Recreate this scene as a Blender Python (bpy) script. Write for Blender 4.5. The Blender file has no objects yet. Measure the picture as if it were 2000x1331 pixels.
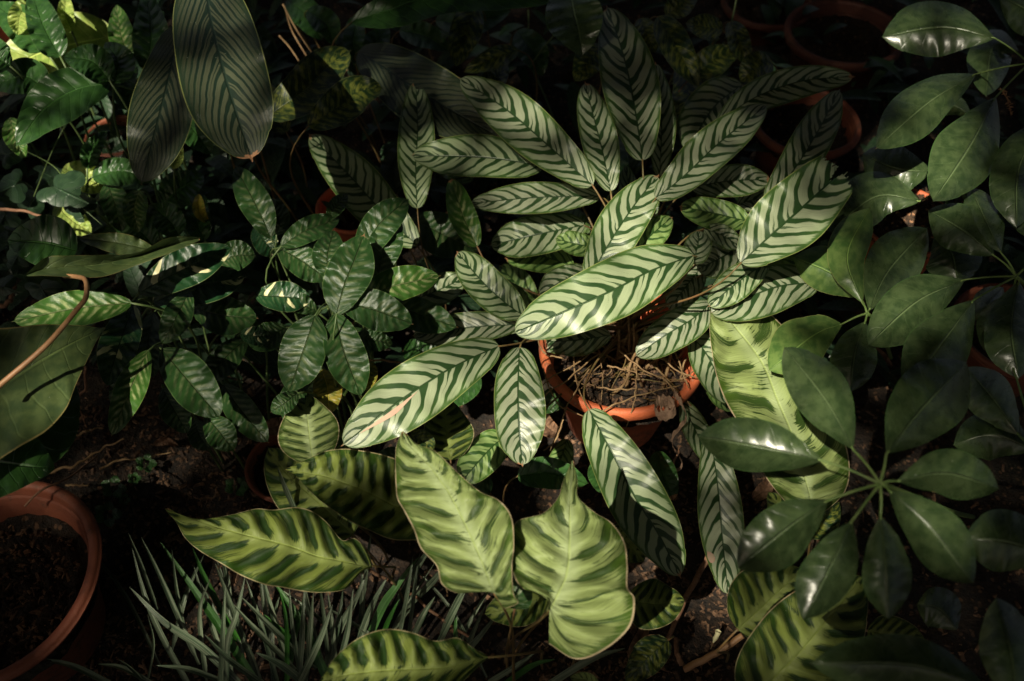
import bpy, math, random
import numpy as np
from mathutils import Vector, Matrix
R = math.radians
S = bpy.context.scene
# ------------------------------------------------------------------ camera
F = 1750.0; PITCH = 52.0; CH = 1.13
cd = bpy.data.cameras.new('camera'); cam = bpy.data.objects.new('camera', cd)
S.collection.objects.link(cam); S.camera = cam
cam.location = (0, 0, CH); cam.rotation_euler = (R(90 - PITCH), 0, 0)
cd.sensor_width = 36; cd.lens = 36 * F / 2000; cd.clip_start = .02; cd.clip_end = 200
cd.dof.use_dof = True; cd.dof.focus_distance = 1.02; cd.dof.aperture_fstop = 5.0
# ------------------------------------------------------------------ light
SUN_EL, SUN_AZ = 56.0, 218.0            # azimuth measured from +Y (ahead) towards +X
w = bpy.data.worlds.new('World'); S.world = w; w.use_nodes = True
nt = w.node_tree; bg = nt.nodes['Background']
sky = nt.nodes.new('ShaderNodeTexSky'); sky.sky_type = 'NISHITA'; sky.sun_disc = False
sky.sun_elevation = R(SUN_EL); sky.sun_rotation = R(SUN_AZ)
tint = nt.nodes.new('ShaderNodeVectorMath'); tint.operation = 'MULTIPLY'; tint.inputs[1].default_value = (1, .88, .66)
nt.links.new(sky.outputs[0], tint.inputs[0]); nt.links.new(tint.outputs[0], bg.inputs[0]); bg.inputs[1].default_value = 0.05
sky.dust_density = 2.5; sky.ozone_density = 0; sky.air_density = .35
sd = bpy.data.lights.new('sun', 'SUN'); sun = bpy.data.objects.new('sun', sd); S.collection.objects.link(sun)
sd.energy = 5.0; sd.angle = R(.5); sd.color = (1, .91, .72)
SUNV = Vector((math.sin(R(SUN_AZ)) * math.cos(R(SUN_EL)), math.cos(R(SUN_AZ)) * math.cos(R(SUN_EL)), math.sin(R(SUN_EL))))
sun.rotation_euler = SUNV.to_track_quat('Z', 'Y').to_euler(); sun.location = (0, 0, 9)
S.view_settings.view_transform = 'Standard'; S.view_settings.look = 'None'
S.view_settings.exposure = 1.0; S.view_settings.gamma = 1
S.cycles.max_bounces = 6; S.cycles.transparent_max_bounces = 8

# ------------------------------------------------------------------ helpers
cp, sp_ = math.cos(R(PITCH)), math.sin(R(PITCH))
def ray(x, y):
    a = (x - 1000) / F; b = (665.5 - y) / F
    return Vector((a, cp + b * sp_, -sp_ + b * cp))
def P(x, y, z):                      # point of the place seen there, at a height of z cm
    d = ray(x, y); k = (z / 100 - CH) / d.z
    return Vector((d.x * k, d.y * k, z / 100))
def Pn(X, Y, Z):                     # numpy version, Z in metres
    a = (X - 1000) / F; b = (665.5 - Y) / F
    dy = cp + b * sp_; dz = -sp_ + b * cp; k = (Z - CH) / dz
    return np.stack([a * k, dy * k, Z], -1)

def link(o): S.collection.objects.link(o); return o
def thing(name, label, cat, loc=(0, 0, 0), group=None):
    o = link(bpy.data.objects.new(name, None)); o.location = loc; o.empty_display_size = .05
    o['label'] = label; o['category'] = cat
    if group: o['group'] = group
    return o
def mesh(name, V, Fc, mat, parent=None, uvs=None, smooth=True):
    me = bpy.data.meshes.new(name)
    off = parent_loc(parent)
    V = np.asarray(V, dtype=float) - np.array(off)
    me.from_pydata(V.tolist(), [], Fc if isinstance(Fc, list) else Fc.tolist())
    me.materials.append(mat)
    if uvs:
        li = np.empty(len(me.loops), dtype=np.int32); me.loops.foreach_get('vertex_index', li)
        for k, u in uvs.items():
            l = me.uv_layers.new(name=k); l.data.foreach_set('uv', np.asarray(u)[li].astype(np.float32).ravel())
    if smooth: me.polygons.foreach_set('use_smooth', [True] * len(me.polygons))
    me.update()
    o = link(bpy.data.objects.new(name, me)); o.parent = parent
    return o
def parent_loc(p):
    v = Vector((0, 0, 0))
    while p is not None: v = v + p.location; p = p.parent
    return v
def tag(o, label, cat, group=None, kind=None):
    if kind: o['kind'] = kind
    if label: o['label'] = label
    if cat: o['category'] = cat
    if group: o['group'] = group
    return o
def cat_rom(pts, n):
    p = np.array(pts, float)
    if len(p) == 2: u = np.linspace(0, 1, n)[:, None]; return p[0] * (1 - u) + p[1] * u
    q = np.vstack([2 * p[0] - p[1], p, 2 * p[-1] - p[-2]])
    d = np.r_[0, np.cumsum(np.linalg.norm(np.diff(p[:, :2], axis=0), axis=1) + 1e-6)]; d /= d[-1]
    u = np.linspace(0, 1, n); i = np.clip(np.searchsorted(d, u, side='right') - 1, 0, len(p) - 2)
    f = ((u - d[i]) / (d[i + 1] - d[i]))[:, None]
    a, b, c, e = q[i], q[i + 1], q[i + 2], q[i + 3]
    return .5 * (2 * b + (c - a) * f + (2 * a - 5 * b + 4 * c - e) * f ** 2 + (3 * b - a - 3 * c + e) * f ** 3)
def tube_vf(pts, rads, sides=7, cap=True):
    pts = np.asarray(pts, float); n = len(pts); rads = np.broadcast_to(rads, (n,))
    T = np.gradient(pts, axis=0); T /= np.linalg.norm(T, axis=1)[:, None] + 1e-9
    ref = np.array([.3, .2, 1.]); ref /= np.linalg.norm(ref)
    V = []; u0 = None
    for i in range(n):
        u = np.cross(T[i], ref if u0 is None else np.cross(u0, T[i])); 
        if np.linalg.norm(u) < 1e-6: u = np.cross(T[i], [1, 0, 0])
        u /= np.linalg.norm(u)
        if u0 is not None and np.dot(u, u0) < 0: u = -u
        u0 = u; v = np.cross(T[i], u)
        for k in range(sides):
            a = 2 * math.pi * k / sides
            V.append(pts[i] + rads[i] * (math.cos(a) * u + math.sin(a) * v))
    Fc = [[i * sides + k, i * sides + (k + 1) % sides, (i + 1) * sides + (k + 1) % sides, (i + 1) * sides + k] for i in range(n - 1) for k in range(sides)]
    if cap: Fc += [list(range(sides))[::-1], [(n - 1) * sides + k for k in range(sides)]]
    return V, Fc
def tube(name, pts, r0, r1, mat, parent=None, n=18, sides=7, wob=0, rng=None):
    c = cat_rom(pts, n)
    if wob and rng:
        for k in range(3):
            ph = rng.uniform(0, 6); fr = rng.uniform(1, 5)
            c[:, k] += wob * np.sin(np.linspace(0, 6.28 * fr, n) + ph)
    V, Fc = tube_vf(c, np.linspace(r0, r1, n), sides)
    return mesh(name, V, Fc, mat, parent)

# ------------------------------------------------------------------ node expressions
class E:
    nt = None
    def __init__(s, k): s.k = k
    def _m(op, *a):
        n = E.nt.nodes.new('ShaderNodeMath'); n.operation = op
        for i, v in enumerate(a):
            if isinstance(v, E): E.nt.links.new(v.k, n.inputs[i])
            else: n.inputs[i].default_value = float(v)
        return E(n.outputs[0])
    def __add__(s, o): return E._m('ADD', s, o)
    __radd__ = __add__
    def __sub__(s, o): return E._m('SUBTRACT', s, o)
    def __rsub__(s, o): return E._m('SUBTRACT', o, s)
    def __mul__(s, o): return E._m('MULTIPLY', s, o)
    __rmul__ = __mul__
    def __truediv__(s, o): return E._m('DIVIDE', s, o)
    def __pow__(s, o): return E._m('POWER', s, o)
    def gt(s, o): return E._m('GREATER_THAN', s, o)
    def mx(s, o): return E._m('MAXIMUM', s, o)
    def mn(s, o): return E._m('MINIMUM', s, o)
    def fr(s): return E._m('FRACT', s)
    def fl(s): return E._m('FLOOR', s)
    def ab(s): return E._m('ABSOLUTE', s)
def ss(v, a, b, o0=0, o1=1):        # smoothstep from a to b
    n = E.nt.nodes.new('ShaderNodeMapRange'); n.interpolation_type = 'SMOOTHSTEP'
    for i, x in enumerate((v, a, b, o0, o1)):
        if isinstance(x, E): E.nt.links.new(x.k, n.inputs[i])
        else: n.inputs[i].default_value = float(x)
    return E(n.outputs[0])
def vec(x, y, z=0.):
    n = E.nt.nodes.new('ShaderNodeCombineXYZ')
    for i, v in enumerate((x, y, z)):
        if isinstance(v, E): E.nt.links.new(v.k, n.inputs[i])
        else: n.inputs[i].default_value = float(v)
    return n.outputs[0]
def noise(v, sc=1., det=3., ro=.6, dist=0.):
    n = E.nt.nodes.new('ShaderNodeTexNoise'); E.nt.links.new(v, n.inputs['Vector'])
    n.inputs['Scale'].default_value = sc; n.inputs['Detail'].default_value = det
    n.inputs['Roughness'].default_value = ro; n.inputs['Distortion'].default_value = dist
    return E(n.outputs[0])
def voro(v, sc):
    n = E.nt.nodes.new('ShaderNodeTexVoronoi'); E.nt.links.new(v, n.inputs['Vector']); n.inputs['Scale'].default_value = sc
    return E(n.outputs['Distance']), n.outputs['Color']
def white(v):
    n = E.nt.nodes.new('ShaderNodeTexWhiteNoise'); n.noise_dimensions = '3D'; E.nt.links.new(v, n.inputs['Vector'])
    return E(n.outputs['Value'])
def mix(f, a, b):
    n = E.nt.nodes.new('ShaderNodeMix'); n.data_type = 'RGBA'
    if isinstance(f, E): E.nt.links.new(f.k, n.inputs[0])
    else: n.inputs[0].default_value = f
    for i, v in ((6, a), (7, b)):
        if isinstance(v, tuple): n.inputs[i].default_value = (*v, 1)
        else: E.nt.links.new(v, n.inputs[i])
    return n.outputs[2]
def scale_col(c, f):
    n = E.nt.nodes.new('ShaderNodeVectorMath'); n.operation = 'SCALE'
    if isinstance(c, tuple): n.inputs[0].default_value = c
    else: E.nt.links.new(c, n.inputs[0])
    if isinstance(f, E): E.nt.links.new(f.k, n.inputs['Scale'])
    else: n.inputs['Scale'].default_value = f
    return n.outputs[0]
def new_mat(name):
    m = bpy.data.materials.new(name); m.use_nodes = True; E.nt = m.node_tree
    return m, m.node_tree.nodes['Principled BSDF']
def uvn(name):
    n = E.nt.nodes.new('ShaderNodeUVMap'); n.uv_map = name
    s = E.nt.nodes.new('ShaderNodeSeparateXYZ'); E.nt.links.new(n.outputs[0], s.inputs[0])
    return E(s.outputs[0]), E(s.outputs[1])
def geo_pos():
    n = E.nt.nodes.new('ShaderNodeNewGeometry'); return n.outputs['Position']
def setk(b, k, v):
    if isinstance(v, E): E.nt.links.new(v.k, b.inputs[k])
    elif isinstance(v, (int, float)): b.inputs[k].default_value = v
    elif isinstance(v, tuple): b.inputs[k].default_value = (*v, 1)
    else: E.nt.links.new(v, b.inputs[k])
def bump(h, dist, b, strength=1.):
    n = E.nt.nodes.new('ShaderNodeBump'); n.inputs['Distance'].default_value = dist; n.inputs['Strength'].default_value = strength
    E.nt.links.new(h.k, n.inputs['Height']); E.nt.links.new(n.outputs[0], b.inputs['Normal']); return n

BROWN = (.22, .10, .045)
def leaf_mat(name, kind, pale, dark, K=1.6, wid=.42, rough=.42, transl=.16, streak=.30, edge=(.20, .22, .07),
             mid=None, cream=0., gloss_var=.12, bump_d=.0006, lat=1.0, dust=.5, coat=0., spec=.5):
    m, b = new_mat(name)
    U, t = uvn('uv'); pn, seed = uvn('ph'); dry, vary = uvn('aux')
    s = U * 2 - 1; a = s.ab(); side = s.gt(0)
    lo = noise(vec(pn * .6, s * .8, seed), 1., 2.)
    p = pn + side * .37 - (a ** 1.35) * K + (lo - .5) * .9
    fs = 24 if kind == 'lime' else 13
    fine = noise(vec(p * fs, a * (1.1 if kind == 'lime' else 1.6) + side * 7, seed), 1., 4., .65)     # runs along the side veins
    vfine = noise(vec(p * 46, a * 2.5, seed), 1., 2., .6)
    blot = noise(vec(pn * 1.4, s * 2.2, seed + 3), 1., 3.)
    f = (p.fr() - .5).ab() * 2
    st = (fine - .5)
    if kind == 'herring':
        per = white(vec(p.fl(), side * 3, seed))
        wv = st * streak + wid + ss(a, .0, .35, .12, 0.) + (per - .5) * .16 - ss(a, .55, .95, 0., .10)
        m1 = ss(f - wv, -.06, .08, 1, 0)
        q = p + .5; per2 = white(vec(q.fl(), side * 5, seed + 1))
        d2 = 1 - f
        m2 = ss(d2 - (ss(a, per2 * .6, 0., 0., .15) + st * .08), -.03, .03, 1, 0) * per2.gt(.6)
        mask = m1.mx(m2)
        mask = mask.mx(ss(a + st * .30 + (blot - .5) * .16 - f * .05, .80, .90))
        mask = mask.mx(ss(a, .018, .045, 1, 0))
        dk = mix(ss(a + (blot - .5) * .4, .45, .95), dark, tuple(min(1, x * k) for x, k in zip(dark, (2.3, 1.9, 1.5))))
        pl = mix(ss(vfine, .3, .75), tuple(x * .82 for x in pale), tuple(x * 1.1 for x in pale))
        oj = E.nt.nodes.new('ShaderNodeObjectInfo'); rj = E(oj.outputs['Random']); rj = (rj * 7.3).fr()
        pl = mix(rj * .35, pl, scale_col((pale[0] * .62, pale[1] * .88, pale[2] * .45), 1.)); pl = mix(ss(a, .5, .85, 0, .3), pl, (pale[0] * .6, pale[1] * .8, pale[2] * .5))
        col = mix(mask, pl, dk); hgt = mask * -.35 + vfine * .22 + fine * .3 + ss(a, 0, .05, -1.2, 0)
    elif kind == 'lime':
        per = white(vec(p.fl(), side * 3, seed))
        st2 = st * 1.1 + (vfine - .5) * .8
        wv = st2 * streak * 3.4 + ss(a, .03, .30, -.12, wid) + (per - .5) * .35
        m1 = ss(f - wv, -.05, .03, 1, 0)
        mg = ss(a + st2 * .5 + (blot - .5) * .4, .84, .93)
        mask = m1.mx(mg)
        spot = ss(fine + blot, 1.16, 1.26)
        mask = mask.mx(spot).mx(ss(fine + (vfine - .5) * .3 - ss(a, .25, .8, .10, 0), .585, .615) * ss(a, .15, .3))
        pl = mix(ss(vfine, .3, .75), tuple(x * .78 for x in pale), tuple(x * 1.12 for x in pale))
        pl = mix(ss(a, .0, .35), tuple(min(1, x * k) for x, k in zip(pale, (1.15, 1.12, 1.5))), pl)
        dk = mix(ss(a, .62, .92), dark, tuple(min(1, x * k) for x, k in zip(dark, (1.9, 1.8, 1.2))))
        col = mix(mask, pl, dk)
        col = mix(ss(a, .012, .03, .8, 0), col, tuple(min(1, x * 1.2) for x in pale))
        hgt = mask * -.2 + f * .5 + vfine * .25 + fine * .35 + ss(a, 0, .04, -.25, 0)
    elif kind == 'feather':               # glossy leaf with faint silver feathering
        m1 = ss(f + st * 1.1, .30, .85)
        msk = m1 * ss(a + st * .3, .95, .35) * ss(blot, .32, .66)
        col = mix(msk, dark, pale)
        if cream:
            cn = noise(vec(p * .55, a * .5 + side * 9, seed + 11), 1., 1.) + (fine - .5) * .14
            col = mix(ss(cn, .80 - cream, .815 - cream), col, (.55, .53, .30))
        col = mix(ss(a, .01, .03, .6, 0), col, tuple(x * .8 for x in pale))
        hgt = f * .30 + fine * .35 + vfine * .12 + ss(a, 0, .05, -1.3, 0)
    elif kind == 'mottle':
        m1 = ss(fine + (f - .5) * .16 + (blot - .5) * .7, .47, .60)
        m1 = m1.mn(ss(a + st * .3, .97, .85))
        col = mix(m1, dark, pale); hgt = fine * .5 + f * .3 + ss(a, 0, .05, -1., 0)
    else:                                  # plain leaf with side veins
        pos = geo_pos(); 
        n2 = E.nt.nodes.new('ShaderNodeTexNoise'); E.nt.links.new(pos, n2.inputs[0]); n2.inputs['Scale'].default_value = 90; n2.inputs['Detail'].default_value = 4
        g = E(n2.outputs[0])
        vein = ss(f, .0, .14, 1, 0) * lat
        col = mix(ss(g * .55 + blot * .45, .38, .62), dark, pale)
        col = mix(vein * .35, col, tuple(min(1, x * 1.5) for x in pale))
        col = mix(ss(a, .012, .04, .75, 0), col, mid or tuple(min(1, x * 2.0) for x in pale))
        hgt = vein * -.5 * lat + g * .45 + f * .25 * lat + ss(a, 0, .06, -1.3, 0)
    # thin pale rim of the blade, browned tips and edges, dust specks
    col = mix(ss(a, .965, .985, 0, .7), col, edge)
    dn = noise(vec(pn * 1.1, s * 1.5, seed + 5), 1., 3.)
    dmask = ss(t + (dn - .5) * .12 - (1 - dry), -.006, .006)
    rim = ss(a + (dn - .5) * .25 - (1.13 - vary), -.01, .01)
    dmask = dmask.mx(rim)
    col = mix(dmask, col, mix(ss(fine, .35, .65), BROWN, (.45, .24, .12)))
    if dust:
        pos = geo_pos(); dd, _ = voro(pos, 170); d3 = noise(pos, 14, 2)
        col = mix(ss(dd, .05, .10, dust * .8, 0) * ss(d3, .50, .66), col, (.40, .42, .33))
    oi = E.nt.nodes.new('ShaderNodeObjectInfo'); rnd = E(oi.outputs['Random'])
    col = scale_col(col, rnd * .30 + .85)
    setk(b, 'Base Color', col)
    rg = noise(vec(pn * 2.2, s * 2.5, seed + 7), 1., 6., .7)
    setk(b, 'Roughness', (rg - .5) * gloss_var * 2 + rough + dmask * .3)
    b.inputs['Specular IOR Level'].default_value = spec
    if coat: b.inputs['Coat Weight'].default_value = coat; b.inputs['Coat Roughness'].default_value = .28
    bn = bump(hgt, bump_d, b)
    tr = E.nt.nodes.new('ShaderNodeBsdfTranslucent'); ms = E.nt.nodes.new('ShaderNodeMixShader')
    E.nt.links.new(scale_col(col, 1.25), tr.inputs[0]); ms.inputs[0].default_value = transl
    E.nt.links.new(b.outputs[0], ms.inputs[1]); E.nt.links.new(tr.outputs[0], ms.inputs[2])
    out = E.nt.nodes['Material Output']; E.nt.links.new(ms.outputs[0], out.inputs[0])
    return m
M = {}
M['her'] = leaf_mat('herringbone_leaf', 'herring', (.270, .300, .205), (.018, .046, .013), wid=.33, K=1.9, bump_d=.0005, rough=.36, gloss_var=.08)
M['herg'] = leaf_mat('green_herringbone_leaf', 'herring', (.18, .26, .09), (.022, .060, .012), wid=.34)
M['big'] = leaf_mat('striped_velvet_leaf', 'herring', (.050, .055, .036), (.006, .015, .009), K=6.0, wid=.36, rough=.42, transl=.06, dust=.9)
M['lime'] = leaf_mat('lime_leaf', 'lime', (.205, .262, .090), (.024, .048, .009), K=1.25, wid=.30, rough=.45, edge=(.48, .36, .24), transl=.2, spec=.3, bump_d=.0022)
M['lim2'] = leaf_mat('lime_green_leaf', 'lime', (.150, .192, .040), (.013, .032, .006), K=1.25, wid=.46, rough=.42, edge=(.40, .32, .18), transl=.15, spec=.3, bump_d=.0022)
M['fea'] = leaf_mat('feathered_leaf', 'feather', (.085, .115, .048), (.016, .047, .011), K=1.7, rough=.33, edge=(.10, .16, .05), bump_d=.0011, dust=.7, gloss_var=.16)
M['fec'] = leaf_mat('cream_splashed_leaf', 'feather', (.050, .085, .035), (.009, .038, .012), K=1.7, rough=.30, cream=.17, edge=(.14, .18, .07), bump_d=.0012, dust=.7, gloss_var=.16)
M['fel'] = leaf_mat('bright_feathered_leaf', 'feather', (.28, .32, .14), (.035, .10, .014), K=1.9, rough=.34, edge=(.18, .24, .06), bump_d=.0010)
M['mot'] = leaf_mat('mottled_leaf', 'mottle', (.15, .17, .03), (.010, .032, .010), K=2.0, rough=.45)
M['sch'] = leaf_mat('umbrella_leaf', 'plain', (.054, .084, .032), (.026, .048, .017), K=1.0, rough=.30, edge=(.05, .11, .03), lat=.5, bump_d=.0014, coat=.6, mid=(.14, .20, .09), dust=.6, gloss_var=.22)
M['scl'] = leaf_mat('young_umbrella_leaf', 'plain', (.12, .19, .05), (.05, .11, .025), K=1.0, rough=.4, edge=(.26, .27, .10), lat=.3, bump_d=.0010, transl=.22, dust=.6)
M['pla'] = leaf_mat('broad_green_leaf', 'plain', (.030, .085, .018), (.016, .052, .012), K=1.2, rough=.38, edge=(.07, .13, .04), lat=.9, bump_d=.0014)
M['oli'] = leaf_mat('olive_leaf', 'plain', (.055, .080, .025), (.028, .050, .016), K=1.2, rough=.45, edge=(.22, .17, .06), lat=.7, bump_d=.0012, transl=.12)
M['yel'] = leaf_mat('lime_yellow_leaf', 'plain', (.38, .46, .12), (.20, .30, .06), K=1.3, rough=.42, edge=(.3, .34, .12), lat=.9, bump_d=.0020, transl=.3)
M['old'] = leaf_mat('yellowing_leaf', 'plain', (.30, .24, .03), (.12, .14, .02), K=1.3, rough=.45, edge=(.40, .16, .03), lat=.8, transl=.25)
M['dead'] = leaf_mat('dead_leaf', 'plain', (.26, .15, .09), (.14, .075, .04), K=1.2, rough=.75, edge=(.2, .12, .06), lat=1, bump_d=.0025, transl=.1, mid=(.3, .2, .12), dust=.3)
M['ivy'] = leaf_mat('ivy_leaf', 'plain', (.022, .050, .022), (.012, .032, .014), K=.9, rough=.45, edge=(.03, .06, .03), lat=1, bump_d=.001, transl=.05)
def simple(name, c1, c2, rough, sc, bd=.001, det=6, spec=.4):
    m, b = new_mat(name); tc = E.nt.nodes.new('ShaderNodeTexCoord').outputs['Object']
    n = noise(tc, sc, det, .65); n2 = noise(tc, sc * 4.3, 3, .6)
    setk(b, 'Base Color', mix(ss(n * .7 + n2 * .3, .35, .65), c1, c2)); b.inputs['Roughness'].default_value = rough
    b.inputs['Specular IOR Level'].default_value = spec; bump(n * .6 + n2 * .4, bd, b); return m
M['stalk'] = simple('green_stalk', (.05, .09, .025), (.10, .14, .05), .45, 60, .0004)
M['stred'] = simple('brown_stalk', (.16, .08, .035), (.10, .09, .03), .5, 60, .0004)
M['tan'] = simple('tan_stalk', (.24, .12, .055), (.34, .19, .09), .5, 40, .0006)
M['straw'] = simple('straw', (.30, .20, .10), (.16, .09, .04), .7, 80, .0006)
M['twig'] = simple('twig_bark', (.12, .055, .028), (.22, .12, .07), .8, 90, .001)
M['scst'] = simple('leaflet_stalk', (.10, .17, .045), (.16, .22, .07), .45, 50, .0004)
M['bruise'] = simple('bruised_leaf', (.36, .21, .16), (.30, .25, .17), .75, 120, .0006)
M['wither'] = simple('withered_leaf', (.20, .12, .08), (.34, .22, .15), .75, 70, .0025)
# blades of the grass-like plant
m, b = new_mat('strap_leaf'); U, t = uvn('uv'); pn, seed = uvn('ph')
ln = noise(vec(U * 9, t * .8, seed), 1., 3.); l2 = noise(vec(U * 30, t * 2, seed), 1., 2.)
shade = seed.fr()
base = mix(ss(ln * .7 + l2 * .3, .40, .58), (.020, .045, .020), (.15, .18, .12))
base = mix(ss(shade, .90, .92), base, mix(ss(ln, .4, .6), (.020, .085, .010), (.035, .12, .018)))
setk(b, 'Base Color', base); b.inputs['Roughness'].default_value = .38; bump(ln * .6 + l2 * .4, .0009, b)
M['strap'] = m
# terracotta
def clay(name, ca, cb, cc, salt):
  m, b = new_mat(name); tc = E.nt.nodes.new('ShaderNodeTexCoord').outputs['Object']
  n1 = noise(tc, 9, 5); n2 = noise(tc, 60, 5, .7); n3 = noise(tc, 260, 3)
  c = mix(ss(n1, .3, .7), ca, cb); c = mix(ss(n2 * .6 + n1 * .4, .50, .64), c, cc)
  c = mix(ss(n2, .62, .72, 0, salt), c, (.50, .36, .26)); c = mix(ss(n1 * .5 + n3 * .5, .54, .62, 0, .6), c, (.07, .05, .02))
  setk(b, 'Base Color', c); setk(b, 'Roughness', n2 * .3 + .5); bump(n2 * .5 + n3 * .5, .0012, b); return m
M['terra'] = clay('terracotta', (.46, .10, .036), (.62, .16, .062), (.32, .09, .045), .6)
M['terrd'] = clay('shaded_terracotta', (.15, .038, .017), (.20, .055, .024), (.07, .026, .015), .06)  # same clay with shade put into the colour, for pots in shadow
M['terrk'] = clay('deep_shaded_terracotta', (.075, .020, .010), (.10, .028, .013), (.04, .014, .009), .03)  # darker still: deep shade put into the colour for the back pots

# dark, crumbly soil
def soil_mat(name, k=1.):
    m, b = new_mat(name); tc = geo_pos()
    n1 = noise(tc, 10, 4); n2 = noise(tc, 75, 6, .75); d, vc = voro(tc, 130); d2, vc2 = voro(tc, 330)
    sep = E.nt.nodes.new('ShaderNodeSeparateXYZ'); E.nt.links.new(vc, sep.inputs[0]); rv = E(sep.outputs[0])
    c = mix(ss(n2, .35, .7), (.006 * k, .0036 * k, .002 * k), (.032 * k, .017 * k, .008 * k))
    c = mix(ss(rv, .78, .86) * ss(d, .5, .3), c, (.12 * k, .062 * k, .032 * k))
    c = mix(ss(n1, .55, .7, 0, .35), c, (.020, .026, .008))
    setk(b, 'Base Color', c); b.inputs['Roughness'].default_value = .9
    bump(n2 * 1.2 + d * .8 + d2 * .4, .006, b); return m
M['soil'] = soil_mat('soil'); M['mulch'] = soil_mat('coir_mulch', 3.6)
m, b = new_mat('litter'); oi = geo_pos(); d, vc = voro(oi, 60); n = noise(oi, 120, 3)
sep = E.nt.nodes.new('ShaderNodeSeparateXYZ'); E.nt.links.new(vc, sep.inputs[0]); rv = E(sep.outputs[0])
c = mix(rv, (.05, .026, .014), (.20, .11, .06)); c = mix(ss(n, .4, .6), scale_col(c, .5), c)
setk(b, 'Base Color', c); b.inputs['Roughness'].default_value = .85; M['litter'] = m

# ------------------------------------------------------------------ leaf builder
def prof(kind, t):
    if kind == 'oblong': q = np.clip(t / .975, 0, 1); w = np.sin(np.pi * q ** 1.02) ** .43 * (1 - .22 * np.clip((t - .72) / .28, 0, 1) ** 2); tail = .05
    elif kind == 'ellip': q = np.clip(t / .97, 0, 1); w = np.sin(np.pi * q ** 1.02) ** .58; tail = .05
    elif kind == 'ovate': q = np.clip(t / .975, 0, 1); w = np.sin(np.pi * q ** .78) ** .62; tail = .04
    elif kind == 'obov': q = np.clip(t / .98, 0, 1); w = np.sin(np.pi * q ** 1.18) ** .72 * (.86 + .14 * q); tail = .03
    elif kind == 'lance': q = t; w = np.sin(np.pi * q ** .8) ** .8; tail = .02
    elif kind == 'blunt': q = t; w = np.where(t < .55, np.sin(np.pi * np.clip(t / 1.1, 0, .5)) ** .5, 1 - .38 * ((t - .55) / .45) ** 2); return w
    elif kind == 'strap': q = t; w = np.clip(t / .12, .55, 1) * np.clip((1 - t) / .45, 0, 1) ** .65; return w
    return np.maximum(w, tail * (1 - t ** 12) ** .5 * (t > .5))
LR = random.Random(7); GR = {}
def patch(name, o, poly, mat, lift=.0005):
    V, nt_, nS = GR[o.name]
    def at(t, s):
        a, b_ = t * (nt_ - 1), (s + 1) / 2 * (nS - 1); i, j = min(int(a), nt_ - 2), min(int(b_), nS - 2); fa, fb = a - i, b_ - j
        g = V.reshape(nt_, nS, 3); q = (g[i, j] * (1 - fa) + g[i + 1, j] * fa) * (1 - fb) + (g[i, j + 1] * (1 - fa) + g[i + 1, j + 1] * fa) * fb
        n = np.cross(g[i + 1, j] - g[i, j], g[i, j + 1] - g[i, j]); n /= np.linalg.norm(n); n = n if n[2] > 0 else -n
        return q + n * lift
    ct, cs = np.mean(poly, axis=0); P_ = cat_rom(list(poly) + [poly[0]], 48)[:-1]; VV = [at(ct, cs)]; n = len(P_)
    for r_ in (.33, .66, 1.): VV += [at(ct + (p[0] - ct) * r_, cs + (p[1] - cs) * r_) for p in P_]
    F_ = [[0, 1 + k, 1 + (k + 1) % n] for k in range(n)]
    for q in (0, 1): F_ += [[1 + q * n + k, 1 + (q + 1) * n + k, 1 + (q + 1) * n + (k + 1) % n, 1 + q * n + (k + 1) % n] for k in range(n)]
    return mesh(name, VV, F_, mat, o)
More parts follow.
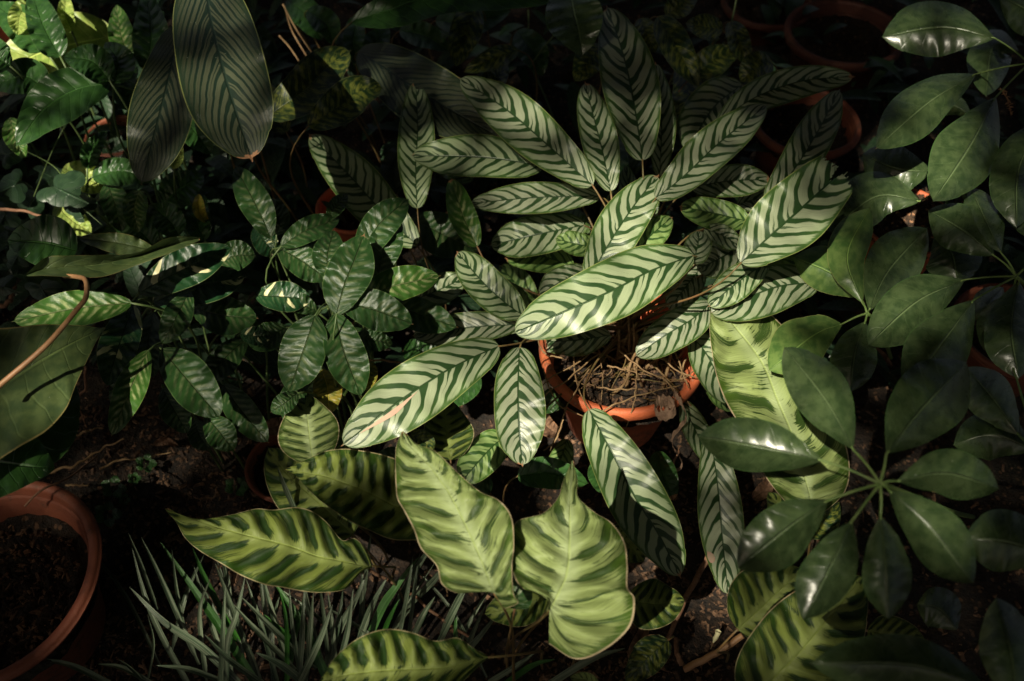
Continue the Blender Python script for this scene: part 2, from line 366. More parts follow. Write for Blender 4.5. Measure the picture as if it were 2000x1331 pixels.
def leaf(plant, mat, pts, w=60, z=(25, 28), kind='oblong', rows=None, N=10, arch=1.2, fold=.9, curl=.0, roll=0., rip=.25, rf=3.,
         quilt=0., dry=0., brim=0., seed=None, res=(56, 18), name='leaf', stalk=True, notch=None, face=None, label=None, stalk_mat='stred', to=None, thin=1.0):
    """blade whose midrib runs base -> tip along pts; heights in cm: z=(base, tip); arch/fold/curl/roll/rip/quilt in cm"""
    rng = random.Random(LR.random() if seed is None else seed); nt_, ns = res
    T = np.linspace(0, 1, nt_); Sx = np.linspace(-1, 1, ns * 2 + 1)
    if rows is None:
        mp = cat_rom(pts, nt_)
        tg = np.gradient(mp, axis=0); tg /= np.linalg.norm(tg, axis=1)[:, None] + 1e-9
        nr = np.stack([-tg[:, 1], tg[:, 0]], -1); hw = prof(kind, T) * w / 2
        ph1, ph2 = rng.uniform(0, 6), rng.uniform(0, 6)
        we = w * .018
        L = mp + nr * (hw * (1 + rng.uniform(-.06, .06)) + we * np.sin(T * 9 + ph1) * (hw > w * .3))[:, None]
        Rr = mp - nr * (hw * (1 + rng.uniform(-.06, .06)) + we * np.sin(T * 8 + ph2) * (hw > w * .3))[:, None]
    else:
        rw = np.array(rows, float)
        if kind == 'rev': rw = rw[::-1]
        al = cat_rom(rw[:, :2], 5); d = None
        def cr(q):
            n = len(q); u = np.linspace(0, n - 1, nt_); i = np.clip(u.astype(int), 0, n - 2); f = (u - i)[:, None]
            e = np.vstack([2 * q[0] - q[1], q, 2 * q[-1] - q[-2]]); a_, b_, c_, e_ = e[i], e[i + 1], e[i + 2], e[i + 3]
            return .5 * (2 * b_ + (c_ - a_) * f + (2 * a_ - 5 * b_ + 4 * c_ - e_) * f ** 2 + (3 * b_ - a_ - 3 * c_ + e_) * f ** 3)
        mp, L, Rr = cr(rw[:, :2]), cr(rw[:, 2:4]), cr(rw[:, 4:6])
        hw = .5 * np.linalg.norm(L - Rr, axis=1)
    if rows is None:
        if face is None: face = .011 * w * rng.uniform(.2, 1.4)
        roll = roll + face * float(nr[:, 1].mean())
    px = np.empty((nt_, len(Sx), 2)); A = np.abs(Sx)
    for j, s in enumerate(Sx):
        e = L if s < 0 else Rr
        px[:, j] = mp + (e - mp) * abs(s)
    wn = np.clip(hw / max(hw.max(), 1e-6), 0, 1)
    tt, s2 = np.meshgrid(T, Sx, indexing='ij'); a2 = np.abs(s2); W2 = wn[:, None]
    Z = z[0] + (z[1] - z[0]) * tt + arch * 4 * tt * (1 - tt) - 0 * tt
    Z = Z + fold * (a2 ** 1.15) * W2 - curl * (a2 ** 2.4) * W2 + roll * s2 * W2
    pA, pB = rng.uniform(0, 6), rng.uniform(0, 6)
    Z = Z + rip * a2 ** 2 * W2 * np.where(s2 < 0, np.sin(6.283 * rf * tt + pA), np.sin(6.283 * rf * 1.1 * tt + pB))
    Z = Z + rip * .5 * a2 * W2 * np.sin(6.283 * rf * 2.3 * tt + pB + s2)
    if quilt:
        pp = tt * N + (s2 > 0) * .37 - 1.25 * a2 ** 1.35
        Z = Z + quilt * np.cos(6.283 * pp) * np.clip(a2 * 4, 0, 1) * W2
    V = Pn(px[..., 0], px[..., 1], Z / 100).reshape(-1, 3)
    nS = len(Sx)
    idx = np.arange(nt_ * nS).reshape(nt_, nS)
    q = np.stack([idx[:-1, :-1], idx[:-1, 1:], idx[1:, 1:], idx[1:, :-1]], -1)
    keep = np.ones(q.shape[:2], bool)
    if notch:
        ct = (tt[:-1, :-1] + tt[1:, 1:]) / 2; cs = (s2[:-1, :-1] + s2[1:, 1:]) / 2
        jag = .012 * np.sin(cs * 37) + .01 * np.sin(cs * 71)
        for (sc, t0, slope) in notch: keep &= ~((ct + jag > t0) & (np.abs(cs - sc) < (ct - t0) * slope))
        keep &= ~(ct + jag + np.abs(cs) * .05 > .985)
    q = q[keep].reshape(-1, 4)
    # keep upward facing
    v = V[q[len(q) // 2]]
    if np.cross(v[1] - v[0], v[2] - v[0])[2] < 0: q = q[:, ::-1]
    sd_ = rng.uniform(0, 40)
    f = tt.ravel(); uv = np.stack([(s2.ravel() + 1) / 2, f], -1)
    ph = np.stack([f * N, np.full_like(f, sd_)], -1)
    aux = np.stack([np.full_like(f, dry), np.full_like(f, brim)], -1)
    o = mesh(name, V, q, M[mat], plant, {'uv': uv, 'ph': ph, 'aux': aux})
    if label: o['label'] = label
    GR[o.name] = (V, nt_, nS)
    if stalk:
        b0 = V[idx[0, ns]]; b1 = V[idx[min(6, nt_ - 1), ns]]; g = np.array(to if to is not None else plant['crown'])
        if to is None and not plant.get('potted'):
            dh = g - b0; dh[2] = 0; g = b0 + dh * min(1, .045 / (np.linalg.norm(dh) + 1e-6)); g[2] = .003
        di = b0 - b1; di /= np.linalg.norm(di) + 1e-9; dist = np.linalg.norm(g - b0)
        jit = np.array([rng.uniform(-.012, .012), rng.uniform(-.012, .012), 0])
        c1 = b0 + di * dist * .28 + np.array([0, 0, -.01 - .08 * dist])
        c2 = (b0 + g) * .5 * .4 + g * .6 + np.array([0, 0, (b0[2] - g[2]) * .30]) + jit
        u = np.linspace(0, 1, 16)[:, None]; g2 = g + jit
        cv = (1 - u) ** 3 * (b0 + (b1 - b0) * .15) + 3 * (1 - u) ** 2 * u * c1 + 3 * (1 - u) * u ** 2 * c2 + u ** 3 * g2
        Vt, Ft = tube_vf(cv, np.linspace(.0011, .0019, 16) * thin, 6)
        mesh('leaf_stalk', Vt, Ft, M[stalk_mat], o)
    return o
def plant(name, label, cat, crown, group=None):
    c = P(*crown); loc = (c.x, c.y, max(0, c.z - .02))
    o = thing(name, label, cat, loc, group); o['crown'] = [c.x, c.y, c.z]; return o

# ------------------------------------------------------------------ ground
rg = np.random.RandomState(3)
def hills(X, Y):
    return .006 * np.sin(X * 9 + 1) * np.cos(Y * 7) + .004 * np.sin(X * 23 + Y * 17) + .003 * np.sin(X * 51 - Y * 43 + 2)
def sheet(name, x0, x1, y0, y1, n, m_, mat):
    X, Y = np.meshgrid(np.linspace(x0, x1, n), np.linspace(y0, y1, m_), indexing='ij')
    Zz = hills(X, Y) + rg.normal(0, .0016, X.shape)
    i = np.arange(n * m_).reshape(n, m_)
    q = np.stack([i[:-1, :-1], i[1:, :-1], i[1:, 1:], i[:-1, 1:]], -1).reshape(-1, 4)
    return mesh(name, np.stack([X, Y, Zz], -1).reshape(-1, 3), q, mat)
g = sheet('ground', -6, 6, -4, 10, 700, 760, M['soil']); g['kind'] = 'structure'

# ------------------------------------------------------------------ terracotta pots
def pot(label, cx, cy, zr, r, hgt, soil_drop=.03, soilm='soil', group=None, tilt=(0, 0), name='plant_pot', clay='terra', lipk=.19):
    """cx, cy: where the centre of the rim is; zr rim height cm; r outer rim radius m"""
    c = P(cx, cy, zr); z1 = zr / 100; z0 = z1 - hgt
    o = thing(name, label, 'pot', (c.x, c.y, z0), group)
    def lathe(pr, nm, mat, n=96):
        V = []; k = len(pr); sdl = r * 50
        for i in range(n):
            a = 2 * math.pi * i / n
            for (rr, zz) in pr:
                q = rr * (1 + .006 * math.sin(2 * a + sdl) + .003 * math.sin(5 * a + zz * 30))
                V.append((c.x + q * math.cos(a), c.y + q * math.sin(a), z0 + zz + .0012 * math.sin(3 * a + sdl)))
        Fc = [[i * k + j, ((i + 1) % n) * k + j, ((i + 1) % n) * k + j + 1, i * k + j + 1] for i in range(n) for j in range(k - 1)]
        return mesh(nm, V, Fc, mat, o)
    lip = r * lipk; th = r * .105
    lathe([(r * .58, .0), (r * .61, .003), (r * .85, hgt - lip - .002), (r * .86, hgt - lip - .0005)], 'wall', M[clay])
    lathe([(r * .86, hgt - lip - .0003), (r * .975, hgt - lip + .002), (r * .995, hgt - lip + .006), (r, hgt - lip * .4), (r * .998, hgt - .007), (r * .985, hgt - .002),
           (r * .96, hgt), (r - th * .9, hgt - .0015), (r - th, hgt - .006), (r - th * 1.15, hgt - lip), (r - th * 1.6, hgt - lip * 1.6)], 'rim', M[clay])
    n = 26; V = [(c.x, c.y, z1 - soil_drop)]; ra = (r - th * 1.05)
    for i in range(1, n + 1):
        for k in range(64):
            a = 2 * math.pi * k / 64; q = ra * i / n
            V.append((c.x + q * math.cos(a), c.y + q * math.sin(a), z1 - soil_drop + rg.normal(0, .0025) + .004 * math.sin(a * 3 + i)))
    Fc = [[0, 1 + k, 1 + (k + 1) % 64] for k in range(64)]
    Fc += [[1 + (i - 1) * 64 + k, 1 + i * 64 + k, 1 + i * 64 + (k + 1) % 64, 1 + (i - 1) * 64 + (k + 1) % 64] for i in range(1, n) for k in range(64)]
    mesh('soil', V, Fc, M[soilm], o)
    return o
pot_mid = pot('sunlit orange terracotta pot in the middle, half hidden below the herringbone leaves', 1217, 672, 19, .112, .17, .05)
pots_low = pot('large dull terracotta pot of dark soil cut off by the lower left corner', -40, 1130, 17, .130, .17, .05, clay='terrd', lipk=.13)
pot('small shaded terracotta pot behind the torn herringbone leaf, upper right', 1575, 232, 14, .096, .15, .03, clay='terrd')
pot('terracotta pot showing only a curved orange rim left of the drooping herringbone leaf', 690, 400, 12, .062, .12, .04)
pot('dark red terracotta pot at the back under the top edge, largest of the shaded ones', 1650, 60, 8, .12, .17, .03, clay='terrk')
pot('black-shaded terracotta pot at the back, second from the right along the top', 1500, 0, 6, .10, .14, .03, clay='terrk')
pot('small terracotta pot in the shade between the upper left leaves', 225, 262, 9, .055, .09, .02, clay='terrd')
pot('pot filled with bright brown coir mulch beside the umbrella leaves', 1775, 428, 18, .075, .14, .006, 'mulch')
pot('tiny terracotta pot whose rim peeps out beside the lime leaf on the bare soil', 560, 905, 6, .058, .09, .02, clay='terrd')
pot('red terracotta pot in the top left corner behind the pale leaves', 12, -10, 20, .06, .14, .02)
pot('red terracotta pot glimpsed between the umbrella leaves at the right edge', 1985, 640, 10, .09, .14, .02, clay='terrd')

# ------------------------------------------------------------------ herringbone plant in the sunlit pot
HP = plant('herringbone_plant', 'large herringbone-striped plant with pale sunlit leaves growing from the orange middle pot', 'plant', (1222, 640, 18)); HP['potted'] = True
def H(pts, w, z, mat='her', **k):
    k.setdefault('brim', LR.choice((0, .01, .02, .035, .05)))
    k.setdefault('fold', .7); k.setdefault('dry', LR.choice((.015, .03, .05))); k.setdefault('res', (80, 16)); k['N'] = k.get('N', 10) * .82
    return leaf(HP, mat, pts, w, z, **k)
H([(1355, 499), (1270, 530), (1200, 566), (1100, 610), (998, 653)], 122, (37, 34), N=12, arch=2.2, face=1.9, rip=.25, dry=.0, res=(120, 20))
H([(1148, 548), (1195, 468), (1240, 400), (1288, 340)], 88, (31, 36), N=10, arch=1.0, roll=.6, dry=.035)
brs = H([(975, 676), (910, 705), (851, 737), (765, 795), (665, 873)], 120, (31, 30), N=11, arch=2.4, face=1.5, rip=.25, dry=.01, res=(120, 20), label='sunlit herringbone leaf with a pinkish bruise near its tip')
H([(1015, 678), (1012, 760), (1014, 840), (1021, 914)], 104, (30, 26), N=10, arch=1.6, dry=.025)
H([(1150, 800), (1193, 880), (1240, 970), (1290, 1050), (1331, 1132)], 112, (26, 14), N=12, arch=3, dry=.03, roll=.3, res=(110, 20))
bls = H([(1388, 850), (1402, 950), (1412, 1060), (1423, 1168)], 88, (18, 9), N=11, arch=2.2, dry=.02, label='darker herringbone leaf with a small orange blister on its side')
H([(1332, 782), (1358, 840), (1395, 915)], 50, (16, 17), N=7, dry=.0)
H([(1390, 592), (1350, 625), (1300, 655), (1240, 697)], 76, (26, 23), N=9, arch=1.4)
H([(1193, 655), (1130, 664), (1066, 668)], 66, (23, 23), N=7, kind='blunt', fold=-1.2, rip=.5)
H([(1024, 618), (985, 590), (940, 548), (891, 490)], 76, (27, 30), N=11, dry=.03, arch=1.5)
H([(1012, 634), (916, 640), (803, 657)], 62, (26, 24), N=10, arch=1)
H([(1172, 383), (1050, 386), (914, 398)], 64, (31, 29), N=11, arch=1.2, dry=.02, roll=-.5)
H([(1062, 325), (950, 308), (800, 304)], 84, (32, 31), N=11, arch=1.2, dry=.02)
H([(1158, 362), (1068, 282), (990, 215), (893, 150)], 94, (35, 35), N=13, arch=1.5, dry=.02, roll=.4)
H([(1255, 314), (1240, 212), (1218, 110), (1184, 10)], 112, (38, 40), N=11, arch=1.4, dry=.02, res=(100, 20))
H([(1193, 374), (1178, 300), (1160, 230), (1142, 158)], 70, (34, 36), N=11, dry=.03)
H([(1288, 345), (1292, 240), (1280, 120)], 56, (30, 34), N=11)
H([(1280, 388), (1335, 345), (1410, 275), (1502, 203)], 82, (36, 38), N=12, arch=1.4, dry=.01, roll=-.6)
H([(1402, 238), (1480, 188), (1570, 158), (1672, 150)], 66, (35, 35), N=12, arch=1.2, roll=.3)
H([(1497, 398), (1545, 340), (1590, 270), (1642, 172)], 76, (33, 34), N=11, dry=.0)
H([(1447, 514), (1500, 465), (1560, 412), (1650, 330)], 132, (39, 42), N=9, kind='blunt', notch=[(.05, .86, 1.6), (.9, .93, 1.)], dry=.008, arch=1.2, res=(110, 22), label='broad pale herringbone leaf with a torn, notched end')
H([(1350, 366), (1430, 353), (1507, 352)], 64, (31, 33), N=9)
H([(1465, 434), (1400, 418), (1325, 403)], 62, (34, 33), N=8, mat='herg')
H([(1142, 440), (1050, 458), (955, 480)], 82, (26, 24), N=9, arch=1.2)
H([(1168, 482), (1130, 478), (1084, 466)], 48, (28, 28), N=7, mat='herg')
H([(932, 482), (908, 430), (880, 347)], 52, (29, 30), N=9, mat='fel')
H([(1236, 505), (1270, 462), (1314, 424)], 56, (30, 32), N=7, mat='herg')
H([(1350, 515), (1362, 485), (1366, 450)], 56, (35, 36), N=6, fold=1.6)
H([(1455, 472), (1415, 500), (1360, 528)], 76, (32, 30), N=8)
H([(1500, 512), (1450, 545), (1382, 600)], 64, (34, 32), N=8)
H([(1600, 552), (1520, 560), (1440, 590), (1385, 612)], 92, (32, 31), N=9)
H([(1590, 520), (1540, 530), (1480, 560)], 60, (30, 30), N=8, mat='herg')
H([(1150, 530), (1100, 548), (1052, 578)], 58, (26, 25), N=6)
H([(1372, 520), (1340, 560), (1305, 606)], 64, (26, 23), N=8)
H([(1350, 655), (1385, 700), (1425, 790)], 80, (22, 20), N=7)
H([(990, 850), (955, 880), (898, 945)], 74, (21, 20), N=7, mat='herg')
H([(790, 592), (850, 570), (912, 540)], 66, (23, 24), N=8)
H([(1375, 447), (1410, 460), (1450, 484)], 44, (34, 33), N=6)
H([(1228, 490), (1232, 410), (1222, 320)], 44, (24, 28), N=10)
H([(1262, 480), (1268, 400), (1256, 340)], 40, (22, 26), N=9)
H([(1200, 470), (1190, 420), (1204, 370)], 40, (20, 24), N=9)
H([(1080, 640), (1010, 600), (960, 545)], 66, (22, 24), N=7, mat='herg')
H([(1120, 520), (1050, 500), (985, 505)], 60, (21, 22), N=7, mat='herg')
H([(1440, 400), (1480, 390), (1530, 400)], 52, (28, 28), N=7)
patch('bruise', brs, [(.50, .06), (.60, .09), (.72, .10), (.87, .08), (.85, .15), (.75, .24), (.66, .27), (.56, .14)], M['bruise'])
patch('blister', bls, [(.70, -.86), (.72, -.62), (.745, -.55), (.77, -.64), (.775, -.86), (.74, -.95)], M['bruise'], .0009)
# darker, older leaves low down in the plant
ur = random.Random(44)
for (x, y) in ((1090, 900), (1180, 930), (760, 900), (700, 980), (930, 960), (1250, 1010), (1300, 930), (1090, 780), (640, 760), (720, 640), (820, 690), (900, 760), (1010, 560), (1120, 440), (1330, 520), (1480, 600), (1230, 300), (900, 440), (1060, 420), (880, 330), (1460, 360), (1560, 400), (1400, 760)):
    a = math.atan2(y - 650, x - 1222) + ur.uniform(-.5, .5); l = ur.uniform(70, 110)
    H([(x - math.cos(a) * l / 2, y - math.sin(a) * l / 2), (x + ur.uniform(-6, 6), y), (x + math.cos(a) * l / 2, y + math.sin(a) * l / 2)], ur.uniform(44, 62), (ur.uniform(10, 14), ur.uniform(8, 13)), mat=ur.choice(('herg', 'pla', 'fea')), N=8, res=(40, 10), dry=ur.choice((0, .03, .1)), stalk=False)
# dry stems and roots crossing inside the pot, and a curled dead leaf on its rim
pr = random.Random(5)
for i in range(20):
    a = pr.uniform(1095, 1370); b_ = pr.uniform(690, 800)
    c0 = Vector((pot_mid.location.x + pr.gauss(.01, .025), pot_mid.location.y + pr.gauss(0, .025), .145))
    c1 = P(a, b_ - abs(a - 1225) * .28, pr.uniform(15.5, 18.5)); pc = pot_mid.location; dv = Vector((c1.x - pc.x, c1.y - pc.y, 0))
    if dv.length > .094: c1 -= dv * (1 - .094 / dv.length)
    mid_ = (c0 + c1) * .5 + Vector((pr.uniform(-.02, .02), pr.uniform(-.02, .02), pr.uniform(0, .03)))
    tube('dry_stem', [c0, mid_, c1], .0011, .0006, M['straw' if pr.random() < .6 else 'stred'], HP, n=14, sides=5, wob=.001, rng=pr)
pc = pot_mid.location
for i in range(34):
    an, ra = pr.uniform(0, 6.28), abs(pr.gauss(0, .035)); c0 = Vector((pc.x + min(.075, ra) * math.cos(an) + .01, pc.y + min(.075, ra) * math.sin(an), .138)); c1 = c0 + Vector((pr.gauss(0, .014), pr.gauss(.0, .012), pr.uniform(.03, .11)))
    tube('dry_stem', [c0, (c0 + c1) * .5 + Vector((pr.uniform(-.006, .006), 0, 0)), c1], .0026, .0014, M['straw' if pr.random() < .7 else 'stalk'], HP, n=10, sides=6)
SL = [[(1210, 685, 21), (1245, 715, 21), (1300, 745, 21), (1322, 765, 20.5)], [(1185, 715, 20), (1220, 722, 20), (1255, 732, 20)], [(1210, 668, 20), (1260, 640, 21), (1300, 633, 22)],
      [(1118, 690, 20), (1130, 760, 20.4), (1150, 800, 20)], [(1060, 720, 20), (1090, 790, 20), (1140, 812, 19.6)], [(1170, 805, 20.2), (1240, 775, 20.4), (1330, 752, 20.2)], [(1245, 700, 20), (1238, 790, 20.2), (1216, 850, 14)],
      [(1190, 640, 20), (1140, 700, 21), (1068, 745, 20.4), (1040, 790, 16)], [(1170, 690, 20), (1110, 740, 20.6), (1066, 770, 19), (1050, 800, 15)], [(1150, 720, 20), (1105, 800, 20.2), (1075, 880, 12)], [(1340, 700, 20), (1330, 740, 20.6), (1365, 720, 20)],
      [(1305, 660, 20), (1335, 730, 20.8), (1345, 760, 20)], [(1290, 700, 21), (1345, 735, 20.8), (1392, 725, 20)], [(1255, 760, 20), (1190, 760, 20.4), (1120, 745, 20)], [(1100, 700, 20), (1062, 690, 20.6), (1050, 655, 21)]]
for pts in SL:
    tube('dry_stem', [P(*q) for q in pts], .0012, .0008, M['straw'], HP, n=20, sides=6, wob=.0008, rng=pr)
sp = []
for k in range(60):
    u = k / 59; a = 1.2 + u * 10.5; r_ = .005 + .012 * u; c = P(1302, 800, 20.8 - u * .6)
    sp.append((c.x + r_ * math.cos(a), c.y - r_ * .8 * math.sin(a), c.z + .003 * math.sin(a * 2)))
sp += [tuple(P(1318, 770, 20.5)), tuple(P(1340, 815, 20)), tuple(P(1312, 860, 17)), tuple(P(1332, 905, 13)), tuple(P(1316, 925, 11))]
spc = cat_rom(sp, 220); V = []
for i, q in enumerate(spc):
    h = (.0085 if i < 150 else .0055) * (1 - abs(i / 220 - .45) * .8); ww = .0015 * math.sin(i * .7)
    V += [(q[0] - .0008, q[1] + h * .5 + ww, q[2] + h * .7), (q[0] + .0012 * math.sin(i), q[1], q[2]), (q[0] + .0008, q[1] - h * .4, q[2] - h * .6 + ww)]
Fc = []
for i in range(219): Fc += [[i * 3, i * 3 + 1, i * 3 + 4, i * 3 + 3], [i * 3 + 1, i * 3 + 2, i * 3 + 5, i * 3 + 4]]
mesh('withered_leaf', V, Fc, M['wither'], HP)

# ------------------------------------------------------------------ herringbone plant behind
HB = plant('herringbone_plant', 'shaded herringbone-striped plant behind the sunlit one, leaning over the curved orange rim', 'plant', (1010, 330, 6))
def B(pts, w, z, mat='her', **k):
    k.setdefault('fold', .7); k.setdefault('dry', .02); k.setdefault('res', (70, 15)); k.setdefault('thin', .8)
    return leaf(HB, mat, pts, w, z, **k)
B([(815, 408), (812, 330), (816, 250), (812, 155)], 72, (29, 31), N=12, dry=.05, brim=.0, label='upright herringbone leaf with dry orange edges at its tip')
B([(815, 480), (745, 412), (680, 340), (601, 260)], 92, (26, 28), N=13, dry=.03)
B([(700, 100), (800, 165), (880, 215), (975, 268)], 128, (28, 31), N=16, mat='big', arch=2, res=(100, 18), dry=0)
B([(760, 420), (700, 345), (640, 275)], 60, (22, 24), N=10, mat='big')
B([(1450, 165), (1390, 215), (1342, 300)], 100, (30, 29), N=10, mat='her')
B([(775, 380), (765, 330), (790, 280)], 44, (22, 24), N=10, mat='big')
B([(1330, 120), (1345, 190), (1320, 260)], 60, (24, 26), N=9, mat='mot')

# ------------------------------------------------------------------ two big dark striped leaves hanging in from above
BV = plant('velvet_striped_plant', 'tall plant with two huge dark grey-striped leaves hanging into the top left', 'plant', (380, -420, 30))
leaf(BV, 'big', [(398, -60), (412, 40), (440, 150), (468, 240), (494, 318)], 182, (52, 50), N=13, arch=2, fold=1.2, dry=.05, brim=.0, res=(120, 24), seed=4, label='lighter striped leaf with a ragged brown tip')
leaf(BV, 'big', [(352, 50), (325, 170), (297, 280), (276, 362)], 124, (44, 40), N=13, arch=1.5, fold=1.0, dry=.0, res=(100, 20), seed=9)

crumbs = []
# ------------------------------------------------------------------ lime calatheas
LC = plant('lime_calathea', 'lime-green plant with wavy brown-edged leaves, one heart-shaped, at the bottom centre', 'plant', (1000, 1290, 3))
def L(plant_, rows, z, mat='lime', kind='rows', **k):
    k.setdefault('arch', 1.); k.setdefault('fold', .3); k.setdefault('rip', .6); k.setdefault('rf', 4.); k.setdefault('quilt', .34); k.setdefault('res', (130, 22)); k.setdefault('N', 9)
    return leaf(plant_, mat, None, rows=rows, z=z, kind=kind, **k)
L(LC, [(787, 843, 784, 845, 791, 845), (795, 864, 774, 872, 815, 868), (812, 884, 772, 905, 850, 882), (839, 910, 773, 948, 885, 915), (858, 936, 776, 975, 910, 938), (876, 961, 790, 1000, 940, 962),
       (898, 1003, 808, 1035, 975, 978), (917, 1043, 822, 1072, 999, 1010), (938, 1090, 852, 1105, 1004, 1062), (952, 1125, 862, 1140, 1000, 1110), (960, 1150, 890, 1158, 1003, 1160), (963, 1157, 925, 1156, 1012, 1178), (966, 1160, 952, 1152, 985, 1190)],
  (40, 42), kind='rev', roll=1.5, rip=.7, brim=.03, dry=.02, seed=21, to=P(1005, 1330, 6), label='tall pale leaf curling up to a white tip, left of the heart-shaped one')
L(LC, [(1118, 900, 1116, 902, 1120, 902), (1117, 930, 1100, 940, 1128, 938), (1114, 965, 1090, 972, 1129, 970), (1113, 998, 1060, 1003, 1160, 1000), (1113, 1035, 1010, 1018, 1195, 1022), (1112, 1070, 998, 1050, 1220, 1060),
       (1110, 1100, 996, 1092, 1226, 1105), (1104, 1130, 1005, 1128, 1226, 1148), (1090, 1158, 1022, 1150, 1240, 1172), (1080, 1178, 1055, 1162, 1230, 1225), (1077, 1184, 1072, 1172, 1180, 1270), (1075, 1187, 1066, 1195, 1125, 1288), (1073, 1189, 1060, 1210, 1072, 1258)],
  (38, 41), kind='rev', roll=-.8, rip=.6, brim=.02, dry=.0, seed=33, N=8, to=P(995, 1300, 5), label='heart-shaped lime leaf with a pointed top and rusty edge')
L(LC, [(728, 1106, 727, 1104, 727, 1109), (717, 1107, 717, 1076, 706, 1118), (690, 1101, 693, 1052, 676, 1150), (655, 1094, 668, 1055, 636, 1158), (619, 1087, 640, 1022, 595, 1156), (585, 1074, 612, 1000, 551, 1148), (551, 1063, 578, 991, 515, 1142),
       (510, 1053, 535, 996, 470, 1124), (470, 1043, 500, 994, 435, 1103), (430, 1032, 455, 1005, 392, 1078), (390, 1019, 415, 1012, 362, 1052), (352, 1005, 376, 1016, 345, 1022), (322, 994, 330, 993, 326, 1000)],
  (24, 27), mat='lim2', brim=.025, dry=.01, seed=41, N=10, rip=.4, to=P(755, 1150, 2), label='long lime leaf pointing left above the grassy blades')
L(LC, [(815, 1000, 800, 940, 815, 1056), (771, 988, 790, 905, 765, 1054), (735, 970, 771, 896, 720, 1036), (703, 955, 738, 886, 690, 1022), (670, 943, 703, 880, 655, 1000), (635, 931, 672, 877, 628, 980), (600, 925, 635, 882, 600, 955), (575, 920, 600, 897, 580, 932), (557, 917, 562, 914, 562, 921)],
  (31, 33), mat='lim2', brim=.02, seed=52, N=9, roll=-1., to=P(850, 1100, 3), label='lime leaf half in the shadow of the tall pale one')
L(LC, [(955, 1284, 950, 1280, 945, 1292), (920, 1292, 925, 1266, 900, 1335), (873, 1304, 893, 1246, 850, 1368), (820, 1307, 850, 1252, 790, 1385), (771, 1309, 803, 1235, 740, 1395), (720, 1313, 752, 1229, 690, 1395), (669, 1320, 700, 1247, 640, 1380), (640, 1328, 655, 1284, 625, 1350), (618, 1338, 626, 1328, 618, 1345)],
  (32, 34), mat='lim2', brim=.02, seed=63, N=10, to=P(1060, 1290, 4), label='dark-striped lime leaf cut by the bottom edge')
leaf(LC, 'lim2', [(1226, 1172), (1280, 1180), (1339, 1173)], 102, (24, 22), kind='ovate', N=6, quilt=.12, rip=.3, brim=.015)
leaf(LC, 'lim2', [(1070, 1160), (1010, 1185), (945, 1200)], 86, (26, 24), kind='ovate', N=6, quilt=.12, rip=.4, brim=.02)
leaf(LC, 'lim2', [(1195, 1030), (1225, 1060), (1258, 1098)], 82, (16, 14), kind='ovate', N=6, quilt=.1)
leaf(LC, 'lim2', [(690, 1045), (620, 980), (560, 925), (522, 872)], 130, (22, 20), kind='ovate', N=9, quilt=.14)
leaf(LC, 'lime', [(612, 905), (604, 850), (600, 810), (598, 768)], 118, (26, 26), kind='ovate', N=8, quilt=.14, rip=.4)
leaf(LC, 'lim2', [(880, 900), (872, 840), (868, 775)], 100, (22, 22), kind='ovate', N=8, quilt=.12)
leaf(LC, 'mot', [(800, 850), (830, 865), (845, 885)], 40, (24, 24), kind='ovate', N=6)
leaf(LC, 'mot', [(640, 905), (655, 870), (640, 830)], 52, (23, 23), kind='ovate', N=6)
leaf(LC, 'pla', [(1010, 930), (1075, 925), (1150, 945)], 62, (14, 13), kind='ovate', N=8)
leaf(LC, 'mot', [(1305, 1250), (1270, 1280), (1222, 1335)], 66, (14, 10), kind='ovate', N=8, rip=.7, brim=.12, quilt=.15, label='crumpled small leaf with withered edges on the soil')
leaf(LC, 'lime', [(1170, 1345), (1145, 1330), (1112, 1322)], 34, (26, 26), kind='ovate', N=6)
leaf(LC, 'fea', [(1005, 1190), (1010, 1160), (985, 1150)], 60, (33, 34), kind='ovate', N=6)
LD = plant('lime_calathea', 'lime striped plant with very wide leaves, largest right of the orange pot', 'plant', (1530, 1180, 4))
L(LD, [(1388, 583, 1385, 585, 1396, 586), (1398, 594, 1387, 612, 1440, 590), (1420, 620, 1386, 650, 1485, 600), (1439, 643, 1392, 700, 1520, 628), (1465, 675, 1402, 745, 1555, 668), (1492, 715, 1420, 790, 1590, 730), (1517, 778, 1448, 838, 1625, 800),
       (1544, 842, 1472, 890, 1652, 868), (1560, 895, 1494, 930, 1660, 922), (1574, 940, 1520, 965, 1648, 965), (1583, 975, 1550, 995, 1610, 1000), (1585, 990, 1575, 1000, 1595, 1000)],
  (27, 31), kind='rev', seed=71, N=8, brim=.012, roll=-.6, res=(140, 24), label='very large pale lime leaf right of the orange pot')
leaf(LD, 'lim2', [(1440, 1230), (1490, 1185), (1570, 1110)], 150, (21, 22), kind='ovate', N=7, quilt=.15, rip=.4)
leaf(LD, 'lim2', [(1470, 1385), (1510, 1327), (1561, 1276), (1625, 1200), (1690, 1120)], 190, (22, 24), kind='ovate', N=9, quilt=.16, rip=.6, brim=.09, res=(120, 22), label='wide leaf with a torn, rusty brown right edge')
leaf(LD, 'lim2', [(1694, 1232), (1745, 1243), (1812, 1262)], 84, (18, 16), kind='ovate', N=7, quilt=.1)
leaf(LD, 'lim2', [(1490, 1060), (1520, 1000), (1500, 960)], 60, (16, 18), kind='ovate', N=7)
leaf(LD, 'mot', [(1560, 1000), (1600, 1020), (1640, 980)], 70, (16, 18), kind='ovate', N=7)

